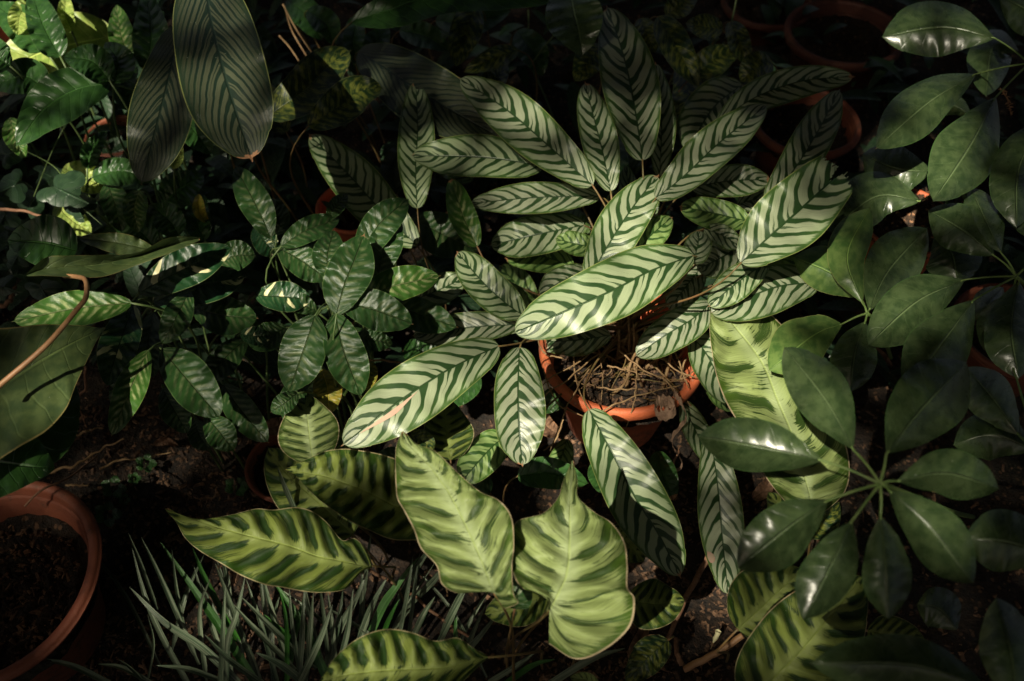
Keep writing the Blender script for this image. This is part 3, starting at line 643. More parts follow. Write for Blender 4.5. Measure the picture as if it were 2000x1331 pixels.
# ------------------------------------------------------------------ glossy feathered plants
FM = plant('feathered_plant', 'glossy dark green plant with star-like leaves faintly feathered in silver, left of centre', 'plant', (655, 600, 22))
def G(pl, pts, w, z, mat='fea', **k):
    k.setdefault('kind', 'ellip'); k.setdefault('fold', .5); k.setdefault('dry', .012); k.setdefault('N', 10); k.setdefault('quilt', .05); k.setdefault('stalk_mat', 'stalk'); k.setdefault('res', (64, 14))
    return leaf(pl, mat, pts, w, z, **k)
for a in (([(657, 615), (672, 560), (692, 510), (712, 456)], 90, (36, 38)), ([(665, 592), (730, 605), (808, 634)], 76, (36, 34)), ([(655, 612), (670, 680), (706, 776)], 82, (34, 28)),
          ([(616, 615), (595, 680), (564, 768)], 92, (34, 28)), ([(695, 589), (765, 560), (862, 539)], 68, (33, 34)), ([(543, 484), (590, 510), (643, 548)], 62, (33, 32)),
          ([(642, 545), (640, 500), (653, 448)], 60, (34, 34)), ([(738, 545), (752, 480), (778, 418)], 66, (33, 35)), ([(700, 505), (740, 440), (800, 388)], 70, (34, 36)),
          ([(548, 482), (600, 450), (666, 427)], 50, (34, 33)), ([(640, 428), (655, 405), (679, 378)], 34, (33, 34)), ([(530, 466), (500, 400), (458, 322)], 64, (32, 34)),
          ([(540, 460), (545, 430), (520, 385)], 48, (29, 30)), ([(582, 768), (560, 785), (528, 806)], 40, (29, 28)), ([(688, 658), (730, 665), (768, 672)], 42, (30, 29)),
          ([(560, 640), (520, 660), (478, 664)], 56, (27, 26)), ([(740, 582), (810, 610), (895, 640)], 66, (28, 28)), ([(800, 425), (860, 455), (935, 492)], 84, (21, 21)),
          ([(690, 640), (700, 660), (720, 690)], 40, (27, 27)), ([(600, 735), (575, 770), (560, 830)], 54, (26, 25)), ([(650, 780), (630, 830), (650, 880)], 56, (21, 20)), ([(620, 610), (580, 590), (540, 580)], 40, (28, 28))):
    mt = 'fel' if a[0][0] in ((695, 589),) else 'fea'
    G(FM, a[0], a[1], a[2], mat=mt, dry=LR.choice((.0, .015, .02)))
G(FM, [(498, 578), (550, 580), (610, 586)], 60, (28, 29), mat='fec', seed=3)
G(FM, [(468, 652), (498, 657), (530, 658)], 38, (28, 29), mat='fec', seed=3, dry=.03)
G(FM, [(628, 722), (640, 760), (642, 812)], 56, (24, 22), mat='old', dry=.0, brim=.03, label='yellow leaf turning orange at its edge')
G(FM, [(716, 704), (722, 730), (712, 765)], 34, (28, 27), mat='old')
G(FM, [(500, 440), (515, 470), (545, 500)], 50, (26, 26), mat='fec', seed=8)
FL = plant('feathered_plant', 'low plant with very dark oval leaves splashed with cream, beside the tan stalk', 'plant', (400, 640, 14))
for a in (([(270, 573), (350, 530), (455, 482)], 78, (34, 36), 'fec', 3), ([(298, 592), (380, 560), (482, 541)], 78, (30, 31), 'fec', 14), ([(371, 568), (345, 620), (316, 674)], 54, (33, 32), 'fea', 5),
          ([(290, 684), (255, 760), (217, 854)], 62, (34, 32), 'fel', 6), ([(264, 590), (235, 670), (208, 758)], 80, (30, 30), 'fec', 7), ([(316, 682), (365, 740), (431, 818)], 92, (32, 31), 'fea', 8),
          ([(258, 592), (150, 602), (21, 629)], 72, (35, 34), 'fel', 9), ([(318, 758), (340, 800), (368, 848)], 56, (27, 25), 'fea', 10), ([(402, 812), (430, 845), (458, 882)], 58, (24, 22), 'fea', 11),
          ([(375, 600), (430, 615), (505, 622)], 76, (28, 27), 'fea', 12), ([(482, 663), (440, 700), (396, 755)], 56, (26, 26), 'fea', 13), ([(436, 750), (470, 800), (525, 866)], 62, (24, 23), 'fea', 15),
          ([(420, 520), (460, 500), (500, 500)], 60, (26, 27), 'fea', 16), ([(300, 610), (290, 680), (300, 740)], 56, (26, 26), 'fea', 17), ([(380, 820), (390, 850), (410, 880)], 50, (18, 17), 'fea', 18),
          ([(270, 690), (245, 740), (215, 790)], 44, (26, 25), 'fea', 20), ([(430, 650), (470, 640), (500, 690)], 60, (22, 22), 'fea', 21)):
    G(FL, a[0], a[1], a[2], mat=a[3], seed=a[4], thin=1.1)
ys = thing('fallen_yellow_leaf', 'small yellow leaf standing upright in the shade below the huge dark striped leaves', 'leaf', tuple(P(397, 406, 24)))
leaf(ys, 'old', [(405, 434), (390, 412), (388, 378)], 24, (24, 26), N=4, stalk=False, name='blade')

# ------------------------------------------------------------------ broad leaved plants on the left
BL = plant('broad_leaved_plant', 'plant with a scorched olive leaf and a bent tan stalk on the far left', 'plant', (-60, 860, 12))
leaf(BL, 'oli', None, rows=[(-60, 800, -60, 620, -60, 950), (-10, 762, -10, 640, -10, 905), (40, 730, 40, 638, 40, 872), (80, 704, 80, 634, 90, 842), (115, 684, 110, 634, 128, 800), (145, 668, 140, 635, 148, 752), (172, 655, 170, 637, 172, 700), (190, 646, 190, 640, 190, 664), (206, 641, 204, 640, 205, 643)],
     z=(40, 38), N=8, brim=.07, fold=1.2, rip=.3, stalk=False, seed=16, res=(100, 22), label='olive leaf with yellow-brown scorched edge')
leaf(BL, 'pla', [(-70, 900), (20, 868), (85, 835), (150, 745)], 150, (35, 36), kind='ovate', N=9, stalk=False)
leaf(BL, 'pla', None, rows=[(-60, 900, -60, 780, -60, 1010), (-10, 903, -10, 812, -10, 978), (30, 908, 30, 822, 30, 960), (65, 912, 68, 850, 60, 945), (92, 913, 94, 885, 90, 930), (107, 914, 106, 908, 106, 918)], z=(38, 37), N=7, fold=1., stalk=False, seed=17)
leaf(BL, 'oli', None, rows=[(52, 538, 51, 536, 53, 540), (80, 528, 88, 504, 84, 539), (130, 522, 130, 500, 130, 541), (200, 516, 200, 498, 200, 541), (265, 500, 268, 494, 262, 520), (325, 482, 325, 466, 320, 499), (370, 470, 372, 463, 366, 481), (390, 466, 392, 465, 390, 470)],
     z=(42, 40), N=9, fold=1.8, arch=0, stalk=False, seed=18, label='long leaf seen edge-on, folded upward over the tan stalk')
leaf(BL, 'pla', [(150, 490), (90, 475), (12, 470)], 104, (38, 38), kind='ovate', N=7, stalk=False)
leaf(BL, 'oli', [(300, 490), (230, 475), (150, 465)], 40, (37, 37), kind='ovate', N=7, stalk=False)
tube('stalk', [P(-20, 775, 44), P(0, 753, 44), P(90, 675, 45.5), P(150, 605, 46), P(168, 580, 46), P(167, 548, 44.5), P(150, 541, 43), P(125, 539, 42)], .0027, .0024, M['tan'], BL, n=50, sides=10)
UL = plant('peace_lily', 'leafy plant with broad ribbed green leaves, some sunlit lime, crowding the top left corner', 'plant', (200, 150, 6))
for a in (([(215, 163), (150, 175), (85, 215), (30, 288)], 104, (36, 34), 'pla'), ([(214, 158), (180, 120), (122, 112)], 66, (37, 38), 'pla'), ([(222, 164), (230, 120), (205, 82)], 66, (36, 37), 'pla'),
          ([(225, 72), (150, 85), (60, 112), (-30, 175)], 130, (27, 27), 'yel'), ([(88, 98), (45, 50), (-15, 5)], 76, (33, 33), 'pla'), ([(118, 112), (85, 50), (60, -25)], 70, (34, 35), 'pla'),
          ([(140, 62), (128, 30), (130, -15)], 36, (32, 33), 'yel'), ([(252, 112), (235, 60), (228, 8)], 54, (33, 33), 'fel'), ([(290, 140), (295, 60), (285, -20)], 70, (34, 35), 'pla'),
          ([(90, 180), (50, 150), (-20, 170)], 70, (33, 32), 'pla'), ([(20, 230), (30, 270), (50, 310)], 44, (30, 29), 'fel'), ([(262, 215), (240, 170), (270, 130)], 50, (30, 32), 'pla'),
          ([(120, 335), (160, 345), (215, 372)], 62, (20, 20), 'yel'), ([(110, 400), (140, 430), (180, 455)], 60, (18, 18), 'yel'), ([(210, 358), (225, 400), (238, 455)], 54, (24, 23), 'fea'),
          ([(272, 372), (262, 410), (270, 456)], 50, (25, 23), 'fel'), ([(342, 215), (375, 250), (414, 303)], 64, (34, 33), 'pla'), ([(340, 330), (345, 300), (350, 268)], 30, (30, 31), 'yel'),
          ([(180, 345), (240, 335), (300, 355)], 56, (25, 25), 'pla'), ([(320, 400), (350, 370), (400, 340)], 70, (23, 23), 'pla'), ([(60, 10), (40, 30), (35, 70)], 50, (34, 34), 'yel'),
          ([(170, 330), (180, 290), (210, 255)], 40, (24, 25), 'pla'), ([(300, 480), (270, 450), (220, 430)], 70, (20, 20), 'pla'), ([(20, 130), (-5, 110), (-30, 60)], 60, (36, 36), 'pla'),
          ([(400, 470), (385, 430), (400, 380)], 50, (22, 24), 'pla'), ([(350, 460), (330, 430), (290, 400)], 60, (24, 24), 'pla')):
    leaf(UL, a[3], a[0], a[1], a[2], kind='ovate', N=9, fold=.9, rip=.35, quilt=.06, stalk_mat='stalk', res=(60, 14), thin=1.3)
# ivy
IV = thing('ivy', 'dark ivy with lobed leaves trailing over the left edge above the tan vine', 'plant', tuple(P(60, 400, 18)))
def ivy_leaf(cx, cy, r, ang, z, mat='ivy'):
    V = []; Fc = []; uv = []; n = 60; lob = 6
    for j in range(lob + 1):
        q = j / lob
        for k in range(n):
            a = 2 * math.pi * k / n
            rad = r * (.62 + .30 * max(0, math.cos(a * 2.5)) ** .8 * (1.25 if abs(a) < .7 or a > 5.6 else 1)) * (1 - .55 * max(0, -math.cos(a)) ** 6)
            x = cx + q * rad * math.cos(a + ang); y = cy + q * rad * .85 * math.sin(a + ang)
            zz = z + .25 * math.cos(a * 2.5) * q + .6 * (1 - q) * 0 - .5 * q * q
            V.append(tuple(P(x, y, zz))); uv.append((.5 + .5 * q * math.sin(a) * .9 + .001, .5 + .45 * q * math.cos(a)))
    for j in range(lob):
        for k in range(n):
            a, b_ = j * n + k, j * n + (k + 1) % n
            Fc.append([a, a + n, b_ + n, b_])
    f = np.array(uv); ph = np.stack([f[:, 1] * 5, np.full(len(f), cx * .1)], -1); aux = np.zeros_like(f)
    return mesh('leaf', V, Fc, M[mat], IV, {'uv': f, 'ph': ph, 'aux': aux})
for c in ((28, 362, 46, 2.6, 24), (120, 372, 62, .5, 26), (60, 400, 44, -1, 22), (150, 400, 44, 1.2, 23), (82, 565, 42, 1.1, 24), (20, 300, 44, -.5, 22), (10, 420, 40, 2, 21), (60, 470, 40, 4, 20), (100, 345, 40, 3.6, 20), (35, 500, 36, 2, 19), (190, 395, 36, 1, 20), (8, 560, 34, .4, 18)): ivy_leaf(*c)
vr = random.Random(8)
tube('stem', [P(-20, 408, 27), P(40, 412, 27), P(85, 425, 26), P(115, 446, 24)], .0028, .0016, M['twig'], IV, n=30, wob=.0006, rng=vr)
for pts in ([(60, 400, 22), (100, 300, 24), (130, 240, 26)], [(150, 400, 23), (110, 330, 24), (40, 290, 24)], [(120, 372, 25), (200, 440, 22)]): tube('stem', [P(*q) for q in pts], .0008, .0006, M['stalk'], IV, n=16)

# ------------------------------------------------------------------ dim plants along the top
MT = plant('mottled_plant', 'shaded plant with dark leaves flecked yellow-green just below the thin tan sticks', 'plant', (600, 330, 3))
leaf(MT, 'mot', [(522, 228), (590, 180), (640, 130), (686, 98)], 92, (32, 34), N=11, res=(80, 16))
leaf(MT, 'mot', [(602, 246), (660, 210), (700, 180), (749, 172)], 74, (33, 34), N=11, res=(80, 16))
leaf(MT, 'mot', [(560, 260), (530, 215), (520, 160)], 60, (22, 25), N=9)
MU = plant('mottled_plant', 'very dark plant with drooping flecked leaves at the back, top centre', 'plant', (1150, 210, 3))
for a in (([(930, 10), (905, 70), (890, 132)], 66, (32, 28)), ([(1012, 98), (960, 115), (905, 142)], 44, (30, 29)), ([(1175, 90), (1150, 120), (1122, 160)], 60, (28, 26)), ([(1250, 36), (1265, 70), (1280, 104)], 44, (30, 28)),
          ([(1285, 32), (1320, 90), (1365, 172)], 60, (33, 30)), ([(1412, 58), (1375, 52), (1338, 45)], 52, (31, 31)), ([(1425, 42), (1445, 85), (1460, 132)], 46, (31, 29)), ([(1350, 150), (1400, 115), (1450, 95)], 60, (29, 30)),
          ([(1510, 125), (1475, 135), (1445, 160)], 60, (29, 28)), ([(1300, 30), (1330, 10), (1365, -15)], 46, (32, 33)), ([(940, 170), (970, 150), (990, 120)], 44, (26, 26))):
    leaf(MU, 'mot', a[0], a[1], a[2], kind='ovate', N=8, rip=.3)
TD = plant('broad_leaved_plant', 'shaded plant whose long plain leaf crosses the top edge beside the dusty pointed leaf', 'plant', (850, -60, 10))
leaf(TD, 'pla', [(684, 44), (760, 20), (880, -15), (1080, 5)], 84, (38, 40), kind='lance', N=12, res=(80, 16))
for a in (([(780, 60), (830, 70), (880, 100)], 50, (24, 24)), ([(850, 40), (920, 45), (1000, 20)], 50, (24, 26)), ([(700, 140), (730, 90), (760, 50)], 60, (22, 24)), ([(600, 20), (640, 50), (650, 90)], 50, (24, 22)),
          ([(560, 0), (600, 30), (630, 80)], 60, (20, 20)), ([(700, 30), (690, 80), (700, 130)], 44, (26, 24)), ([(1010, 60), (1040, 100), (1060, 150)], 60, (16, 14))):
    leaf(TD, 'pla', a[0], a[1], a[2], kind='ovate', N=9)
sr = random.Random(12)
SK = thing('plant_sticks', 'bundle of thin tan sticks leaning in the dark right of the huge striped leaf', 'sticks', tuple(P(560, 60, 10)))
for pts in ([(552, 8, 26), (580, 60, 22), (612, 108, 18)], [(556, 12, 24), (570, 60, 20), (600, 112, 16)], [(545, 70, 20), (565, 92, 18), (584, 120, 16)]): tube('stick', [P(*q) for q in pts], .0014, .0012, M['straw'], SK)
ST = thing('pointed_leaf_shoot', 'dusty dark green heart-shaped leaf pointing down from the top edge', 'plant', tuple(P(1110, -60, 30)))
leaf(ST, 'sch', [(1112, -30), (1120, 20), (1130, 60), (1138, 110)], 112, (44, 42), kind='ovate', N=6, stalk=False, brim=0, seed=12, name='blade')
for pts in ([(1032, 20, 18), (1033, 90, 14), (1040, 130, 12)], [(1095, 55, 24), (1060, 95, 20), (1036, 130, 16)], [(1040, 135, 12), (1065, 190, 10), (1088, 250, 8)], [(1440, -10, 30), (1425, 60, 26), (1415, 75, 24)], [(1405, 75, 24), (1350, 120, 22), (1308, 160, 20)], [(1350, 140, 20), (1330, 155, 18), (1310, 165, 17)]):
    tube('stem', [P(*q) for q in pts], .0016, .0012, M['stalk'], MU, n=18)

# ------------------------------------------------------------------ umbrella plants (compound leaves)
def umb(label, hub, leaflets, crown, mat='sch', blade_z=0, group=None):
    h = P(*hub); o = thing('umbrella_plant', label, 'plant', (h.x, h.y, 0), group); o['crown'] = [h.x, h.y, h.z]
    for lf in leaflets:
        pts, w = lf[0], lf[1]; z = lf[2] if len(lf) > 2 else (hub[2] - .8, hub[2] - 3)
        mt = lf[3] if len(lf) > 3 else mat; ky = dict(fold=-1.2, arch=.9, N=7, rip=.12, kind='obov', stalk=False, res=(64, 16), curl=.3)
        if len(lf) > 4: ky.update(lf[4])
        b_ = leaf(o, mt, pts, w, z, name='leaflet', **({'face': 2.3, **ky} if hub[2] > 50 else ky))
        hh = lf[5] if len(lf) > 5 else hub
        if hh:
            h2 = P(*hh); s0 = P(pts[0][0], pts[0][1], z[0]); s1 = P(pts[0][0] * .93 + pts[1][0] * .07, pts[0][1] * .93 + pts[1][1] * .07, z[0] + .15)
            tube('leaf_stalk', [h2, (h2 + s0) * .5 + Vector((0, 0, .002)), s0, s1], .0013, .0010, M['scst'], b_, n=14, sides=7)
    if crown:
        tube('stem', [P(*q) for q in crown], .0022, .0032, M['scst'], o, n=24, sides=8)
    return o
umb('umbrella-like plant with a full star of glossy leaves round one joint, lower right', (1719, 945, 52),
    [([(1666, 878), (1615, 785), (1530, 676)], 118), ([(1607, 900), (1480, 872), (1360, 852)], 116), ([(1732, 886), (1800, 800), (1890, 706)], 152, (51.5, 50)),
     ([(1617, 978), (1540, 1030), (1438, 1112)], 126), ([(1664, 1018), (1630, 1090), (1568, 1212)], 116), ([(1720, 1008), (1728, 1090), (1736, 1212)], 106),
     ([(1736, 958), (1815, 1030), (1903, 1142)], 112), ([(1752, 940), (1850, 925), (1953, 956)], 100)],
    [(1719, 945, 52), (1760, 960, 46), (1860, 1000, 30), (1900, 1010, 0)])
umb('umbrella-like plant in the top right corner with three big leaves on pale green stalks', (2010, 124, 42),
    [([(1943, 75), (1840, 54), (1720, 73)], 122), ([(1906, 145), (1815, 200), (1709, 292)], 104), ([(1945, 190), (1895, 285), (1821, 396)], 132), ([(2040, 230), (1990, 330), (1985, 448)], 112, (41, 37)), ([(2080, 90), (2020, 30), (1950, -10)], 100, (42, 42))],
    [(2010, 124, 42), (2100, 200, 30), (2150, 300, 0)])
umb('umbrella-like plant halfway up the right edge, its leaves fanning left from one joint', (1985, 540, 37),
    [([(1884, 547), (1790, 590), (1693, 677)], 118, (36, 34)), ([(1903, 586), (1840, 670), (1768, 768)], 128, (36.5, 34)), ([(1990, 550), (1975, 640), (1990, 742)], 112), ([(1942, 500), (1880, 450), (1812, 410)], 100, (36, 35)),
     ([(1955, 494), (1925, 430), (1895, 365)], 78, (36.5, 36)), ([(2050, 480), (2000, 400), (1980, 350)], 90, (36, 36)), ([(1975, 575), (1940, 620), (1925, 690)], 60, (34, 32))],
    [(1985, 540, 37), (2040, 600, 28), (2080, 700, 0)])
umb('young umbrella-like plant with light green sunlit leaves above the large lime leaf', (1693, 612, 35),
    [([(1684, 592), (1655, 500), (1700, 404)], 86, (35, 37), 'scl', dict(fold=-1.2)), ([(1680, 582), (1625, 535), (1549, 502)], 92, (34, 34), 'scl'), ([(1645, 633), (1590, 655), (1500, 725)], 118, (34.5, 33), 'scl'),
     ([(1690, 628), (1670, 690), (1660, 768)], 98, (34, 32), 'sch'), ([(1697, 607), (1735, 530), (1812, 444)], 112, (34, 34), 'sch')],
    [(1693, 612, 35), (1720, 640, 26), (1740, 700, 0)])
umb('small umbrella-like plant with dull leaves under the top right one, over the coir pot', (1860, 360, 31),
    [([(1797, 393), (1710, 385), (1619, 455)], 108, (30, 28)), ([(1820, 335), (1750, 330), (1684, 300)], 104, (30, 28)), ([(1830, 450), (1860, 500), (1870, 560)], 112, (28, 26)), ([(1990, 100), (1940, 90), (1925, 190)], 90, (32, 30), 'sch', {}, None), ([(1900, 230), (1860, 205), (1800, 200)], 50, (29, 29))],
    [(1860, 360, 31), (1880, 380, 20), (1890, 400, 0)])
umb('shadowy umbrella-like plant in the lower right corner, blurred and nearly black', (2030, 900, 44),
    [([(2060, 1090), (1970, 1060), (1880, 1050)], 132, (46, 46)), ([(1990, 850), (1940, 780), (1885, 716)], 96, (42, 41)), ([(2020, 880), (1940, 850), (1860, 870)], 100, (40, 38)), ([(1930, 1345), (1780, 1300), (1580, 1296)], 120, (47, 47), 'sch', {}, None), ([(1985, 1400), (1975, 1280), (1945, 1165)], 124, (47, 47), 'sch', {}, None),
     ([(1870, 1230), (1835, 1190), (1790, 1180)], 90, (34, 33), 'sch', {}, None), ([(1960, 660), (1930, 600), (1960, 560)], 70, (30, 30))],
    [(2030, 900, 44), (2080, 950, 20), (2100, 960, 0)])
dc = random.Random(4)
pts = [P(1955, 175, 38), P(1968, 195, 37.5), P(1975, 225, 37)]
UV_ = thing('dried_flower_spike', 'tiny curled orange dried spike caught beside the top right umbrella leaves', 'dried flower', tuple(pts[0]))
tube('stem', pts, .001, .0008, M['twig'], UV_)
V = []; Fc = []
for k in range(26):
    c = cat_rom(pts, 27)[k]; a = dc.uniform(0, 6.28); e = c + np.array([math.cos(a) * .0045, math.sin(a) * .0045, dc.uniform(-.002, .004)])
    v, f = tube_vf([c, (c + e) / 2 + [0, 0, .001], e], [.0008, .0006, .0002], 5); Fc += [[i + len(V) for i in q] for q in f]; V += list(v)
mesh('bristles', V, Fc, M['tan'], UV_)

# ------------------------------------------------------------------ grassy plants at the bottom
gr = random.Random(19)
def blade(pl, pts, w, z, mat='strap'):
    w *= .82; bx = pts[-1]; ax = pts[-2]; pts = pts[:-1] + [(bx[0] + (bx[0] - ax[0]) * .3, bx[1] + (bx[1] - ax[1]) * .3)]
    leaf(pl, mat, pts[::-1], w, (z[0], z[1]), kind='strap', N=10, fold=.25, arch=1.5, rip=.0, stalk=False, res=(48, 4), name='blade', seed=gr.random())
GA = plant('strap_leaved_plant', 'clump of narrow grassy blades fanning up right of the large dull pot', 'plant', (470, 1345, 2))
for pts, w in (([(275, 1048), (315, 1130), (372, 1260)], 13), ([(312, 1058), (385, 1160), (440, 1240), (505, 1345)], 20), ([(252, 1146), (320, 1215), (400, 1270), (470, 1340)], 20), ([(257, 1068), (285, 1170), (320, 1250), (372, 1345)], 14),
               ([(375, 1068), (410, 1150), (462, 1245)], 17), ([(378, 1104), (400, 1180), (430, 1270)], 12), ([(480, 1120), (462, 1200), (444, 1260), (442, 1345)], 15), ([(335, 1070), (345, 1150), (358, 1220)], 9),
               ([(420, 1100), (450, 1180), (490, 1290)], 15), ([(455, 1180), (500, 1230), (560, 1290)], 14), ([(250, 1040), (275, 1100), (300, 1170)], 9), ([(305, 1300), (370, 1308), (430, 1330)], 14),
               ([(400, 1240), (450, 1290), (520, 1340)], 16), ([(470, 1165), (540, 1235), (600, 1290)], 14), ([(500, 1275), (550, 1300), (600, 1340)], 20), ([(515, 1200), (560, 1240), (610, 1290)], 14),
               ([(288, 1200), (300, 1260), (290, 1320)], 6), ([(440, 1140), (436, 1220), (430, 1330)], 12), ([(410, 1130), (390, 1200), (400, 1300)], 12)):
    blade(GA, pts, w, (gr.uniform(3, 6), gr.uniform(13, 21)))
GB = plant('strap_leaved_plant', 'thicket of grassy pale-striped blades rising below the long lime leaf', 'plant', (640, 1345, 2))
for pts, w in (([(530, 1130), (575, 1195), (610, 1260), (645, 1345)], 21), ([(718, 1112), (695, 1170), (668, 1220), (640, 1290)], 17), ([(818, 1088), (775, 1145), (745, 1190), (715, 1260)], 20), ([(757, 1127), (730, 1175), (712, 1220), (695, 1270)], 17),
               ([(707, 1110), (708, 1160), (705, 1220)], 14), ([(612, 1157), (606, 1230), (600, 1310)], 13), ([(594, 1150), (590, 1240), (582, 1345)], 14), ([(565, 1150), (572, 1230), (590, 1340)], 12), ([(545, 1150), (560, 1220), (560, 1330)], 12),
               ([(640, 1155), (650, 1230), (655, 1300)], 12), ([(670, 1150), (660, 1220), (640, 1300)], 14), ([(620, 1120), (632, 1200), (640, 1280)], 10), ([(690, 1150), (675, 1250), (650, 1330)], 14), ([(590, 1100), (600, 1180), (625, 1280)], 12),
               ([(650, 1180), (620, 1260), (580, 1340)], 17), ([(505, 1100), (530, 1190), (560, 1290)], 13), ([(480, 1130), (510, 1220), (540, 1330)], 13)):
    blade(GB, pts, w, (gr.uniform(3, 6), gr.uniform(12, 20)))
GC = plant('strap_leaved_plant', 'sparse dark grassy blades between the two middle lime leaves and the bottom edge', 'plant', (860, 1345, 2))
for pts, w in (([(850, 1165), (825, 1205), (800, 1260)], 15), ([(807, 1085), (795, 1160), (780, 1240)], 11), ([(908, 1158), (885, 1200), (855, 1260)], 15), ([(962, 1210), (940, 1240), (905, 1280)], 14), ([(880, 1080), (850, 1130), (800, 1180)], 16),
               ([(860, 1050), (820, 1100), (780, 1170)], 14), ([(725, 1040), (718, 1090), (712, 1150)], 10), ([(820, 1080), (810, 1150), (800, 1230)], 10), ([(980, 1190), (940, 1240), (900, 1290)], 12), ([(1222, 1266), (1150, 1290), (1070, 1340)], 18),
               ([(1085, 1288), (1040, 1300), (990, 1335)], 14), ([(780, 1170), (760, 1210), (740, 1260)], 12), ([(930, 1120), (900, 1160), (870, 1220)], 12), ([(1050, 1270), (1010, 1300), (960, 1330)], 14)):
    blade(GC, pts, w, (gr.uniform(3, 6), gr.uniform(11, 18)))
GD = plant('strap_leaved_plant', 'few long grassy blades arching along the bottom edge by the large pot', 'plant', (280, 1370, 3))
for pts, w in (([(58, 1288), (140, 1300), (230, 1345)], 16), ([(190, 1297), (245, 1307), (310, 1345)], 14), ([(232, 1288), (260, 1310), (290, 1345)], 9)):
    blade(GD, pts, w, (6, 12))
blade(GB, [(542, 912), (556, 950), (578, 1000)], 13, (20, 24))
for pl, x0, x1 in ((GA, 290, 560), (GB, 520, 730), (GC, 700, 960)):
    for k in range(8):
        bx = gr.uniform(x0, x1); by = gr.uniform(1240, 1370); an = -1.57 + gr.gauss((bx - (x0 + x1) / 2) / 260, .35); l = gr.uniform(160, 290)
        tx, ty = bx + math.cos(an) * l, by + math.sin(an) * l
        if ty < 1050: continue
        blade(pl, [(tx, ty), ((bx + tx) / 2 + gr.uniform(-9, 9) - (tx - bx) * .12, (by + ty) / 2 - 4), (bx, by)], gr.uniform(9, 15), (gr.uniform(1, 3), gr.uniform(5, 12)))
# small weeds
for lab, c, r_ in (('tiny three-leaved clover on the bare soil, highest of the weeds', (285, 905), 15), ('small dark clover on the bare soil beside the large pot', (222, 952), 18), ('little pale weed between the two clovers', (262, 935), 10), ('small four-leaved seedling left of the lime leaves on the soil', (462, 950), 17), ('faint clover lowest on the soil by the pot rim', (210, 1005), 20), ('tiny bright weed by the dry roots', (243, 975), 9)):
    wd = thing('weed', lab, 'weed', tuple(P(c[0], c[1], .5)), 'small weeds on the bare soil')
    wr = random.Random(c[0])
    for k in range(5):
        a = k * 1.26 + wr.uniform(-.3, .3); x1, y1 = c[0] + math.cos(a) * r_ * 1.5, c[1] + math.sin(a) * r_ * 1.3
        leaf(wd, 'pla', [(c[0] + math.cos(a) * r_ * .4, c[1] + math.sin(a) * r_ * .4), ((c[0] + x1) / 2, (c[1] + y1) / 2), (x1, y1)], r_ * 1.1, (2, 2.4), kind='ovate', N=4, stalk=False, res=(14, 5), arch=.2, fold=.1, rip=.05)
    tube('stem', [P(c[0], c[1], 2), P(c[0], c[1] + 6, .3)], .0007, .0007, M['stalk'], wd, n=6, sides=5)

# ------------------------------------------------------------------ loose things on the soil
rr = random.Random(31)
for lab, pts, r0, r1, mt, wob in (
        ('long reddish dry stalk lying slantwise right of the heart-shaped leaf', [(1388, 1075, 5), (1350, 1150, 4), (1318, 1215, 3.5), (1295, 1262, 2)], .0038, .003, 'twig', .001),
        ('thick pale green-brown stem lying on the soil under the small cream bud', [(1450, 1242, 6), (1400, 1275, 4), (1335, 1308, 2)], .004, .0045, 'tan', .0006),
        ('thin forked root arching over the soil just above the large pot', [(95, 925, 3), (150, 908, 2.5), (190, 880, 2), (240, 860, 2.5)], .0022, .001, 'straw', .002),
        ('wiry root running right beside the clovers', [(195, 918, 2), (230, 899, 1.6), (265, 898, 1.5), (335, 884, 1)], .0018, .0008, 'straw', .001),
        ('knobbly root hanging below the scorched olive leaf', [(165, 715, 14), (166, 765, 9), (150, 775, 6), (170, 835, 2.5)], .0022, .0010, 'twig', .002),
        ('pale root crossing under the lit oval leaf', [(122, 862, 1.5), (160, 845, 2), (200, 835, 2)], .0020, .0010, 'straw', .0016),
        ('short pinkish twig just above the clover', [(128, 948, 3), (150, 948, 2.6), (173, 949, 2)], .0016, .0010, 'straw', .0004),
        ('dark curved twig bending over the large pot rim', [(50, 990, 17), (85, 955, 19), (140, 930, 16), (190, 890, 6)], .0013, .0013, 'twig', .0008),
        ('brown root on the left edge below the ivy', [(-10, 602, 18), (18, 590, 18), (30, 555, 17)], .0035, .0025, 'twig', .001),
        ('thin brown twig beyond the lime leaf left of the bottom pots', [(1310, 920, 3), (1318, 900, 6), (1330, 870, 9)], .0018, .001, 'twig', .0008),
        ('dark forked twig between grassy blades and heart-shaped leaf', [(718, 1112, 9), (800, 1160, 8), (870, 1215, 7), (925, 1250, 6)], .0020, .0018, 'twig', .0008),
        ('short hooked stalk by the withered small leaf', [(1320, 1245, 2), (1322, 1275, 1.6), (1332, 1300, 1.5)], .0028, .0036, 'twig', .0003),
        ('slender vertical dry stem below the tall pale leaf', [(868, 1105, 12), (872, 1140, 9), (874, 1165, 6)], .0013, .0012, 'straw', .0003),
        ('long orange straw beyond the small yellow leaf', [(700, 705, 20), (745, 704, 20), (800, 712, 19)], .0015, .0012, 'straw', .0004),
        ('grass-like dead blade leaning left of the small orange pot foot', [(1100, 820, 8), (1085, 860, 5), (1062, 880, 3)], .0012, .0010, 'straw', .0004)):
    q = [P(*a) for a in pts]
    o = tube('dry_twig', q, r0, r1, M[mt], None, n=40, sides=8, wob=wob, rng=rr); tag(o, lab, 'twig', 'dry twigs and roots on the soil')
